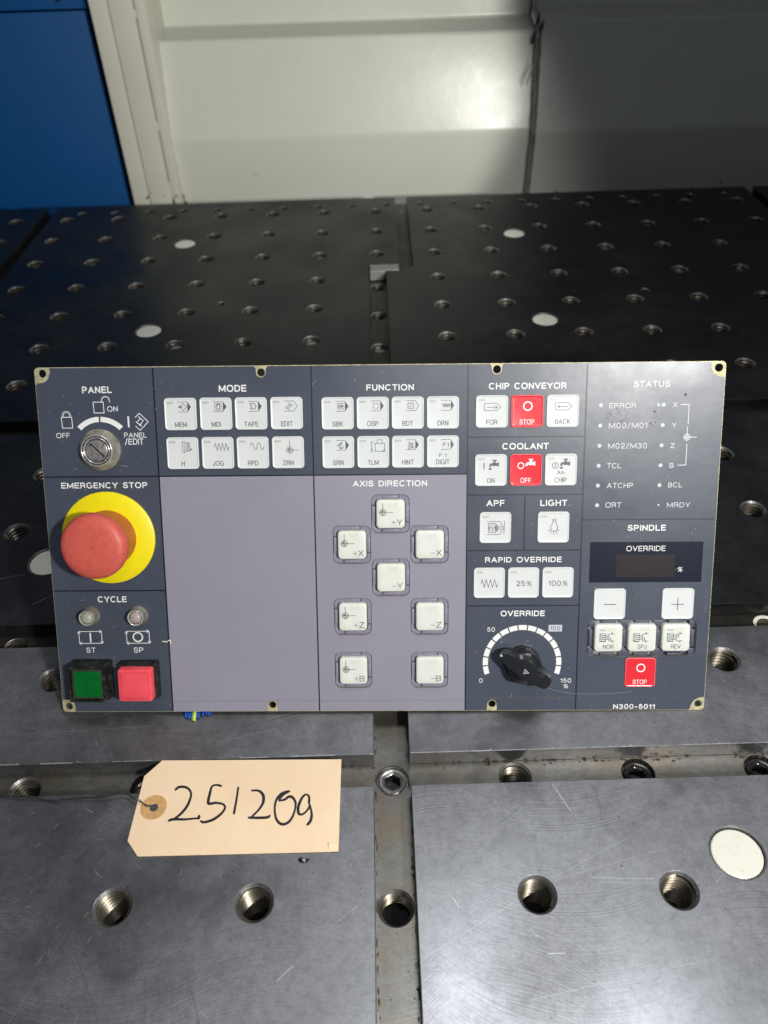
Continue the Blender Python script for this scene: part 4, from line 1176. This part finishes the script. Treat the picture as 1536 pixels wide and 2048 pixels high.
for nm, x, v in BEZ:
    o = bpy.data.objects.new('key_cap', ME_CAP); link(o, panel); o.location = ((x + .1) * MM, (Y(v) + .2) * MM, 0)
    sgn, let = nm
    lettering('legend', let, 3.9, -6.8, 7.2, -3.2, M['key_ink'], o, ZC, -.012)
    k = Ink(); k.line([(.6, -5.1), (3.4, -5.1)], .22)
    if sgn == '+':
        k.line([(2.0, -3.8), (2.0, -6.4)], .22); target(k, -4.6, 1.1, 2.0, 6.2, 6.0, .3)
    k.build('icon', M['key_ink'], o, (0, 0, ZC))
# spindle row
cx, cy = 366.6, Y(169.4)
b = loft('key_bezel', [(rrect(67.3, 23.3, 4, 6), -3.6), (rrect(67.3, 23.3, 4, 6), -.55), (rrect(66.8, 22.8, 3.8, 6), -.4), (rrect(66.0, 22.0, 3.6, 6), -1.2), (rrect(65.5, 21.5, 3.4, 6), -3.2)], M['blue_plastic'], panel, loc=(cx, cy, 0))
for dx in (-20.9, 0, 20.9):
    for sy in (-1, 1):
        box('clip', (dx - 4.6, sy * 10.6 - .9, -3.0), (dx + 4.6, sy * 10.6 + .9, .1), M['blue_plastic'], b, .25)
for dx, wd in ((-31.6, 2.2), (-10.45, 2.8), (10.45, 2.8), (31.6, 2.2)):
    box('divider_post', (dx - wd / 2, -5.5, -3.1), (dx + wd / 2, 5.5, -.1), M['blue_plastic'], b, .2)
    for sy in (-1, 1):
        ww = 7.4 if abs(dx) < 20 else 3.6; xx = dx if abs(dx) < 20 else dx - math.copysign(.4, dx)
        box('corner_pad', (xx - ww / 2, sy * 9.1 - 2.3, -3.1), (xx + ww / 2, sy * 9.1 + 2.3, -.45), M['blue_plastic'], b, .3)
def spindle_icon(k, mode):
    k.line([(-5.4, 3.1), (-1.8, 3.1), (-1.8, -2.2), (-5.4, -2.2)], .26, True)
    for i in range(4): k.line([(-5.3, 2.3 - 1.3 * i), (-1.9, 1.6 - 1.3 * i)], .5)
    k.line([(-1.8, 1.6), (-.8, 1.6), (-.8, -.8), (-1.8, -.8)], .26); k.line([(-.8, 1.4), (.1, 1.4), (.1, -.6), (-.8, -.6)], .26)
    k.line([(.1, 1.4), (.1, 2.7), (3.8, 2.7)], .26); k.line([(.1, -.6), (.1, -1.7), (3.8, -1.7)], .26)
    k.line([(1.6, 2.7), (2.2, 3.8), (2.8, 2.7)], .26); k.line([(1.6, -1.7), (2.2, -2.8), (2.8, -1.7)], .26)
    up = mode != 'REV'
    if up: k.poly([(.9, -.8), (1.7, -.8), (1.3, .8)]); k.line([(1.3, -.8), (1.3, -1.7)], .3)
    else: k.poly([(.9, 1.8), (1.7, 1.8), (1.3, .3)]); k.line([(1.3, 1.8), (1.3, 2.7)], .3)
    return k
for n_, x in (('NOR', 345.6), ('SPJ', 366.4), ('REV', 387.3)):
    o = bpy.data.objects.new('key_cap', ME_CAP); link(o, panel); o.location = ((x - .2) * MM, (Y(169.3) + .9) * MM, 0)
    lettering('legend', n_, 0, -6.9, 0, -4.1, M['key_ink'], o, ZC, -.012, 0, 1.05, centre=(0, 1.0))
    spindle_icon(Ink(), n_).build('icon', M['key_ink'], o, (0, 0, ZC))
    if n_ != 'SPJ':
        l = bpy.data.objects.new('indicator_window', ME_LED); link(l, o); l.location = (1.6 * MM, -.8 * MM, ZC * MM); l.scale = (.9, .9, 1)

# ---- spindle override display
d = plate('display', [(332.6, Y(133.3)), (401.2, Y(133.3)), (401.2, Y(107.9)), (332.6, Y(107.9))], [], 0.27, 0.42, M['display'], panel)
plate('display_window', [(348.8, Y(130.2)), (384.5, Y(130.2)), (384.5, Y(116.0)), (348.8, Y(116.0))], [], 0.44, 0.47, M['display_win'], d)
lettering('marking', 'OVERRIDE', 354.6, Y(113.7), 378.4, Y(110.4), M['white_ink'], d, .46, -.004)
lettering('marking', '%', 385.9, Y(126.9), 389.2, Y(123.7), M['white_ink'], d, .46, -.012, .3)

# ---- override dial and knob
ik = Ink(); DC = (292.6, Y(185.0))
for i in range(15):
    a = 90 + (i - 7) * 14.62
    sector(ik, DC[0], DC[1], 21.4, 24.6, a - 6.35, a + 6.35, 4)
ik.build('dial_scale', M['white_ink'], panel, (0, 0, ZP))
Ink().poly([(308.6, Y(164.7)), (317.0, Y(164.7)), (317.0, Y(160.4)), (308.6, Y(160.4))]).build('marking_box', M['grey_ink'], panel, (0, 0, ZP))
head('100', 309.7, 163.9, 315.9, 161.3, bold=.0, m='key_ink', name='marking').location.z = (ZP + .03) * MM
knob = bpy.data.objects.new('selector_knob', None); link(knob, panel)
knob.location = (DC[0] * MM, DC[1] * MM, .3 * MM); knob.rotation_euler = (0, 0, math.radians(-31))
def blend(a, b, s): return [(p[0] * (1 - s) + q[0] * s, p[1] * (1 - s) + q[1] * s) for p, q in zip(a, b)]
NK = 72
def polar(fn): return [(fn(2 * PI * i / NK) * math.cos(2 * PI * i / NK), fn(2 * PI * i / NK) * math.sin(2 * PI * i / NK)) for i in range(NK)]
def wing(L, B, R):   # round body of radius R with a bar of half length L, half width B
    def fn(a):
        c, s = abs(math.cos(a)), abs(math.sin(a))
        bar = min(L / max(c, 1e-6), B / max(s, 1e-6))
        e = (abs(c / L) ** 5 + abs(s / B) ** 5) ** (-1 / 5)
        return (R ** 6 + e ** 6) ** (1 / 6) if e > R * .75 else max(R, e)
    return polar(fn)
loft('knob_skirt', [(polar(lambda a: 11.4), 0), (polar(lambda a: 11.4), 2.6), (polar(lambda a: 11.0), 3.2), (polar(lambda a: 9), 3.3)], M['knob'], knob)
kb = loft('knob_body', [(wing(14.2, 5.6, 10.6), 3.3), (wing(16.6, 5.4, 11.0), 5.2), (wing(17.2, 5.2, 10.9), 7.5), (wing(17.2, 5.2, 10.3), 10.6), (wing(17.2, 5.1, 9.2), 11.6), (wing(17.1, 5.0, 5.4), 13.2), (wing(17.0, 4.8, 5.0), 15.3), (wing(16.5, 4.4, 4.6), 15.95), (wing(10, 2.5, 2.7), 16.0)], M['knob'], knob, ang=24)
for vt in kb.data.vertices:      # the grip slopes down and narrows towards the pointer tip
    c = vt.co
    if c.x < -.001 and c.z > .005:
        q = (-c.x - .001) / .016
        c.z = .005 + (c.z - .005) * (1 - .42 * q); c.y *= 1 - .30 * q
box('pointer_mark', (-17.5, -.38, 8.9), (-15.2, .38, 11.55), M['white_ink'], knob, .15)
k = Ink(); k.line([(-1.6, 1.3), (1.7, .2), (-.9, -1.7)], .28, True); k.line([(-.6, .2), (.2, .3), (.1, -.4), (-.5, -.5)], .25)
k.build('moulded_mark', M['grey_ink'], knob, (0, 0, 16.04))

# ---- emergency stop
es = bpy.data.objects.new('emergency_stop', None); link(es, panel); es.location = (37.6 * MM, Y(103.2) * MM, 0)
lathe('yellow_ring', [(0, 1.9), (17.0, 1.9), (27.9, 1.7), (28.6, 1.2), (28.7, .26)], M['yellow'], es, 80)
lathe('collar', [(17.4, 1.9), (17.2, 4), (16.4, 15.0), (16.2, 20.0), (17.4, 20.4)], M['neck'], es, 64, cap=False)
lathe('mushroom_cap', [(0, 28.7), (.9, 28.7), (1.0, 29.5), (8, 29.7), (15.4, 29.2), (17.8, 28.2), (19.2, 26.4), (19.75, 24.2), (19.7, 22.2), (18.6, 20.8), (16, 20.2)], M['estop'], es, 80, ang=60)
# ---- key switch
ks = bpy.data.objects.new('key_switch', None); link(ks, panel); ks.location = (36.3 * MM, Y(49.0) * MM, 0)
lathe('switch_nut', [(12.5, .26), (12.5, 1.6), (12.0, 2.2), (10.2, 5.2), (9.3, 6.2)], M['nickel'], ks, 56, cap=False)
lathe('barrel_rim', [(9.6, 6.1), (9.45, 6.7), (9.15, 6.95), (8.8, 6.75)], M['rim'], ks, 56, ang=80, cap=False)
lathe('keyway_rim', [(7.9, 6.65), (7.75, 6.9), (7.5, 6.9), (7.35, 6.5), (7.3, 5.7)], M['rim'], ks, 56, ang=80, cap=False)
lathe('switch_barrel', [(9.6, 5.2), (9.5, 6.2), (9.1, 6.7), (8.0, 6.7), (7.7, 6.1), (7.6, 5.7), (6.5, 5.7), (6.5, 5.6)], M['barrel'], ks, 56, cap=False)
lathe('key_plug', [(6.4, 5.5), (6.3, 6.1), (6.1, 6.2), (0, 6.2)], M['chrome'], ks, 48)
sl = Ink(); sl.line([(-3.9, 4.1), (4.3, -4.0)], 1.5); sl.build('key_slot', M['dark'], ks, (0, 0, 6.24))
sl = Ink(); sl.line([(-3.4, 2.9), (3.4, -3.9)], .6); sl.build('slot_shutter', M['chrome'], ks, (0, 0, 6.28))
# ---- cycle lamps
for x, mb in ((22.4, 'lens_back'), (52.6, 'lens_back2')):
    lp = bpy.data.objects.new('indicator_lamp', None); link(lp, panel); lp.location = (x * MM, Y(152.8) * MM, 0)
    lathe('lamp_bezel', [(6.0, .26), (5.7, 1.0), (5.0, 6.2), (3.9, 6.2), (3.9, 4.6)], M['nickel'], lp, 40, cap=False)
    lathe('bezel_rim', [(5.0, 6.1), (4.95, 6.6), (4.6, 7.0), (4.25, 6.7), (4.1, 6.1)], M['rim'], lp, 40, ang=80, cap=False)
    lathe('lamp_back', [(4.1, 2.0), (3.0, 1.0), (0, .8)], M[mb], lp, 32)
    lathe('lens', [(4.0, 4.4), (3.8, 5.6), (3.0, 6.6), (1.7, 7.3), (0, 7.55)], M['lens' if x < 30 else 'lens_rosy'], lp, 32)
# ---- cycle push buttons
def hous(name, x, v, top, base, h, parent):
    return loft(name, [(rrect(base, base, 1.4, 4), .26), (rrect(base, base, 1.4, 4), 1.4), (rrect(base - .7, base - .7, 1.2, 4), 2.0), (rrect(top, top, 1.0, 4), h - .5), (rrect(top - .7, top - .7, .8, 4), h),
                       (rrect(top - 2.6, top - 2.6, .6, 4), h), (rrect(top - 3.2, top - 3.2, .5, 4), h - 2.6)], M['black'], parent, cap=True)
gb = bpy.data.objects.new('push_button', None); link(gb, panel); gb.location = (21.6 * MM, Y(194.0) * MM, 0); gb['label'] = 'green square push button in a chipped black housing'
hous('button_housing', 0, 0, 23.2, 25.2, 12.0, gb)
loft('button_edge', [(rrect(19.6, 19.6, .8, 4), 9.4), (rrect(19.6, 19.6, .8, 4), 10.6), (rrect(19.0, 19.0, .8, 4), 11.0), (rrect(17.6, 17.6, .8, 4), 11.0)], M['clear_grime'], gb)
loft('button_lens', [(rrect(16.6, 16.6, 2.0, 4, .3, 0), 11.0), (rrect(16.4, 16.4, 2.0, 4, .3, 0), 11.35), (rrect(14, 14, 1.6, 4, .3, 0), 11.4)], M['green'], gb)
k = Ink(); k.line(spline([(7.6, 6.2), (5.2, 3.2), (3.6, -.5), (3.9, -3.6), (2.9, -5.4), (4.2, -7.6)], 5), .2); k.build('crack', M['line'], gb, (0, 0, 11.46))
rb = bpy.data.objects.new('push_button', None); link(rb, panel); rb.location = (51.6 * MM, Y(194.4) * MM, 0); rb['label'] = 'coral red square push button standing proud of its black housing'
hous('button_housing', 0, 0, 23.0, 24.8, 7.0, rb)
loft('button_cap', [(rrect(21.0, 21.0, 1.6, 4), 4.6), (rrect(21.0, 21.0, 1.6, 4), 11.4), (rrect(20.4, 20.4, 1.5, 4), 12.2), (rrect(19.6, 19.6, 1.3, 4), 12.4), (rrect(10, 10, 1, 4), 12.4)], M['pink'], rb)
k = Ink(); k.line(rrect(17.0, 16.6, .3, 1, -.1, -.1), .14, True); k.build('cap_joint', M['pink_line'], rb, (0, 0, 12.44))

# ---- dirt, specks and hairline scratches on the film
random.seed(31); dust = Ink(); scf = Ink(); drt = Ink()
def clear_spot(x, v):
    for _, bx2, bv in BEZ:
        if abs(x - bx2) < 13 and abs(v - bv) < 13: return False
    return not (332 < x < 402 and 156 < v < 182) and not any(math.hypot(x - a, v - b) < 5 for a, b in SCR)
for _ in range(330):
    x = random.uniform(2, W - 2); v = random.uniform(2, H - 2)
    if clear_spot(x, v): blob(dust, x, Y(v), random.uniform(.06, .26), random.uniform(.06, .26), 5)
for _ in range(110):
    x = random.uniform(3, W - 3); v = random.uniform(3, H - 3); a = random.uniform(0, PI); l = abs(random.gauss(0, 1.8)) + .4
    if clear_spot(x, v) and clear_spot(x + l * math.cos(a), v - l * math.sin(a)): scf.line([(x, Y(v)), (x + l * math.cos(a) * .5, Y(v) + l * math.sin(a) * .5 + .1), (x + l * math.cos(a), Y(v) + l * math.sin(a))], random.uniform(.05, .13))
scf.line(spline([(308, Y(201.5)), (318, Y(204.5)), (332, Y(206.0)), (350, Y(205.6)), (362, Y(204.4))], 8), .08)
for _ in range(26):
    x = random.uniform(6, 68); v = random.choice((random.gauss(160, 8), random.gauss(181, 2.5), random.gauss(100, 25)))
    blob(drt, x, Y(v), random.uniform(.15, .5), random.uniform(.2, 1.1), 7)
for _ in range(70):
    x = 22 + random.gauss(3, 4); v = 180.2 + random.gauss(0, 1.1); blob(drt, x, Y(v), random.uniform(.1, .5), random.uniform(.08, .3), 6)
for x0, x1, v in ((34.5, 36.5, 190), (268, 318, 208.3)):
    for _ in range(60):
        x = random.uniform(x0, x1); vv = v + random.gauss(0, .4 if x0 > 100 else 8)
        blob(drt, x, Y(vv), random.uniform(.2, 1.0), random.uniform(.08, .3), 6)
drt.line([(2 + 6.2 * i, Y(210.0 + random.uniform(-.15, .15))) for i in range(42)], .16)
drt.line([(258 + 4 * i, Y(208.6 + random.uniform(-.1, .1))) for i in range(36)], .12)
for x, v, r in ((341, 30, 2), (346, 29, 1.6), (351, 32, 2.2), (348, 36, 1.3), (369, 33, 1.6), (366, 36, 2)):
    for _ in range(16): blob(drt, x + random.gauss(0, r * .6), Y(v) + random.gauss(0, r), random.uniform(.1, .35), random.uniform(.1, .5), 6)
dust.build('dust_specks', M['white_ink'], panel, (0, 0, .40))['kind'] = 'stuff'
scf.build('hairline_scratches', M['grey_ink'], panel, (0, 0, .41))['kind'] = 'stuff'
t = NT('brown_dirt', (0.14, 0.13, 0.11), 0.9); M['dirt'] = t.m
drt.build('dirt', M['dirt'], panel, (0, 0, .405))['kind'] = 'stuff'
# dents in the status field
for x, v, r in ((369.6, 25.0, 1.1), (385.3, 19.3, .7), (367.5, 29.0, .6)):
    lathe('dent', [(r, 0.02), (r * .8, .12), (r * .45, -.05 + .1), (0, .05)], M['grey_ink'] if r > 1 else M['line'], panel, 14, (x, Y(v), .34))
# wires that hang out below the bottom edge
PI4 = panel.matrix_world.inverted()
for x, xe, ye, m, r in ((-137.2, -135.6, -859.6, 'blue_wire', .8), (-135.9, -134.2, -859.0, 'blue_wire', .7), (-133.4, -133.6, -860.4, 'blue_wire', .8), (-131.9, -131.4, -861.0, 'g_wire', .9), (-130.6, -130.2, -861.8, 'yg_wire', 1.05),
                        (-129.0, -128.4, -859.8, 'blue_wire', .75), (-127.6, -127.7, -860.0, 'blue_wire', .75), (-124.6, -125.6, -857.9, 'blue_wire', .8), (-122.0, -121.4, -858.0, 'blue_wire', .8), (-120.6, -120.4, -857.2, 'blue_wire', .7), (-123.2, -123.0, -857.6, 'blue_wire', .7)):
    x += 5.2; xe += 5.2
    W3 = spline([(x - 1, -838, 5.0), (x, -848, 1.4), (x, -853.5, 1.1), ((x + xe) / 2, (ye - 853.5) / 2 - .5, 1.5), (xe, ye, 1.1)], 5)
    tube('wire', [tuple(PI4 @ (Vector(p) * MM) / MM) for p in W3], r, M[m], panel, 8)

# ------------------------------------------------------------------ curl of lint stuck to the panel
lint = tube('lint_curl', [tuple(panel.matrix_world @ Vector((a * MM, b * MM, c * MM)) / MM) for a, b, c in spline([(66.5, Y(170.0), .8), (68.2, Y(169.6), 1.5), (69.4, Y(170.2), .9), (71.0, Y(169.0), 1.6), (72.1, Y(169.6), 1.1), (71.7, Y(171.6), .9)], 5)], .38, M['card'])
lint.data.materials.clear(); lint.data.materials.append(simple('pale_lint', (.62, .60, .52), .8))
tag(lint, 'small pale curl of lint stuck to the panel right of the SP mark', 'lint')

# ------------------------------------------------------------------ paper tag
tg = empty('paper_tag', (-0.09, -0.92, 0.0))
tag(tg, 'buff paper tag with the handwritten number 251209, lying across the slot below the panel', 'paper tag')
TX = lambda pts: [(x + 90, y + 920) for x, y in pts]
card = plate('card', TX([(-30.6, -892.1), (-140.0, -889.3), (-148.9, -899.6), (-149.9, -939.4), (-142.3, -948.5), (-36, -949.1), (-30.9, -945.5)]), [circ(-139.1 + 90, -919.8 + 920, 2.5, 24)], 0.45, 0.80, M['card'], tg)
plate('hole_ring', circ(-139.2 + 90, .3, 7.6, 44), [circ(-139.1 + 90, .2, 2.6, 24)], .82, .95, M['kraft'], tg)
corner = mesh_obj('folded_corner', [(-36 + 90, -29.1, .82), (-30.9 + 90, -25.5, .82), (-36.6 + 90, -24.4, 1.9), (-31 + 90, -29.0, .5)], [(0, 1, 2), (0, 3, 1)], M['card'], tg)
HW = [[(-128.4, -909.1), (-126.9, -907.5), (-123.8, -907.3), (-120.7, -908.7), (-118.7, -911.8), (-118.8, -916.0), (-120.2, -920.6), (-123.0, -924.7), (-126.0, -927.2)], [(-128.6, -928.0), (-126.0, -927.4), (-119.9, -927.7), (-113.9, -927.3), (-111.8, -927.3), (-111.8, -925.7)], [(-126.0, -927.2), (-128.8, -928.2)],
      [(-101.6, -907.5), (-104.4, -906.7), (-106.9, -907.6), (-107.6, -912.1), (-107.5, -918.2), (-103.2, -918.1), (-98.7, -919.2), (-97.5, -921.8), (-99.6, -925.4), (-103.5, -928.4), (-108.4, -929.8), (-110.2, -929.0)],
      [(-91.3, -908.8), (-91.4, -916.4), (-91.8, -925.0)],
      [(-82.8, -911.0), (-78.9, -911.3), (-76.0, -914.2), (-75.6, -918.8), (-77.8, -923.3), (-81.6, -927.6)], [(-83.0, -927.8), (-76.0, -928.1), (-72.2, -927.9), (-71.0, -927.0)],
      [(-60.8, -912.2), (-65.1, -913.5), (-67.9, -917.2), (-68.5, -922.7), (-67.2, -928.7), (-64.6, -931.9), (-61.5, -932.2), (-58.7, -929.8), (-56.9, -924.9), (-56.7, -919.4), (-58.8, -916.0), (-61.0, -915.7), (-63.1, -917.3), (-66.2, -917.9)], [(-66.4, -916.9), (-64.3, -914.3), (-61.2, -912.4)],
      [(-48.8, -920.1), (-49.0, -915.9), (-51.0, -914.6), (-53.1, -916.7), (-54.9, -922.2), (-54.2, -926.4), (-51.6, -926.4), (-49.2, -923.8), (-48.2, -921.4)], [(-48.4, -921.0), (-47.4, -924.1), (-46.9, -927.1), (-47.3, -930.6), (-49.0, -933.1)]]
hw = Ink()
for n_, s_ in enumerate(HW):
    sp = spline([(x + 90, y + 920, 0) for x, y in s_], 6)
    L = len(sp); wf = [(.85 + .14 * math.sin(i * .21 + n_)) * (.8 if i in (0, L - 1) else 1) for i in range(L)]
    hw.line([(p[0], p[1]) for p in sp], 1.75, wf=wf, z=n_ * .003)
    for p in (sp[0], sp[-1]): hw.poly([(p[0] + .62 * math.cos(2 * PI * i / 12), p[1] + .62 * math.sin(2 * PI * i / 12)) for i in range(12)], z=n_ * .003 + .0015)
hw.build('handwritten_number', M['marker'], tg, (0, 0, .83))
wp = [(-330 + 90, 8, 1.2), (-280 + 90, 9.5, 1.4), (-231.5 + 90, 9.7, 2.0), (-213 + 90, 8.1, 1.6), (-198 + 90, 6.1, 1.2), (-177 + 90, 6.4, 2.6), (-157 + 90, 7.4, 4.2), (-150.6 + 90, 4.2, 4.0), (-144.2 + 90, 1.6, 2.0), (-140.2 + 90, .4, .6), (-139.4 + 90, .2, -1.5)]
w1 = spline(wp, 8)
tube('tag_wire', w1, .32, M['wire'], tg, 6)
tube('tag_wire', [(x + .1, y + .75 * math.sin(i * .55), z + .65 * math.cos(i * .55) + .3) for i, (x, y, z) in enumerate(w1)], .30, M['wire'], tg, 6)

# ------------------------------------------------------------------ chip of dark metal below the tag
chip = mesh_obj('metal_chip', [(-2.9, .9, .1), (-1.0, 1.4, 1.1), (1.6, .7, 1.4), (3.2, -.3, .5), (1.2, -1.2, .2), (-1.4, -.9, .9), (-.4, .1, 1.7), (3.9, .9, .2), (2.6, .8, .8)],
                [(0, 5, 6), (0, 6, 1), (1, 6, 2), (2, 6, 4), (6, 5, 4), (2, 4, 3), (2, 3, 7), (2, 7, 8), (0, 1, 5), (1, 2, 5), (2, 4, 5)], M['black_screw'])
chip.location = (-0.0505, -0.9535, 0.0003)
tag(chip, 'small curled dark metal chip lying just below the right half of the paper tag', 'metal chip')
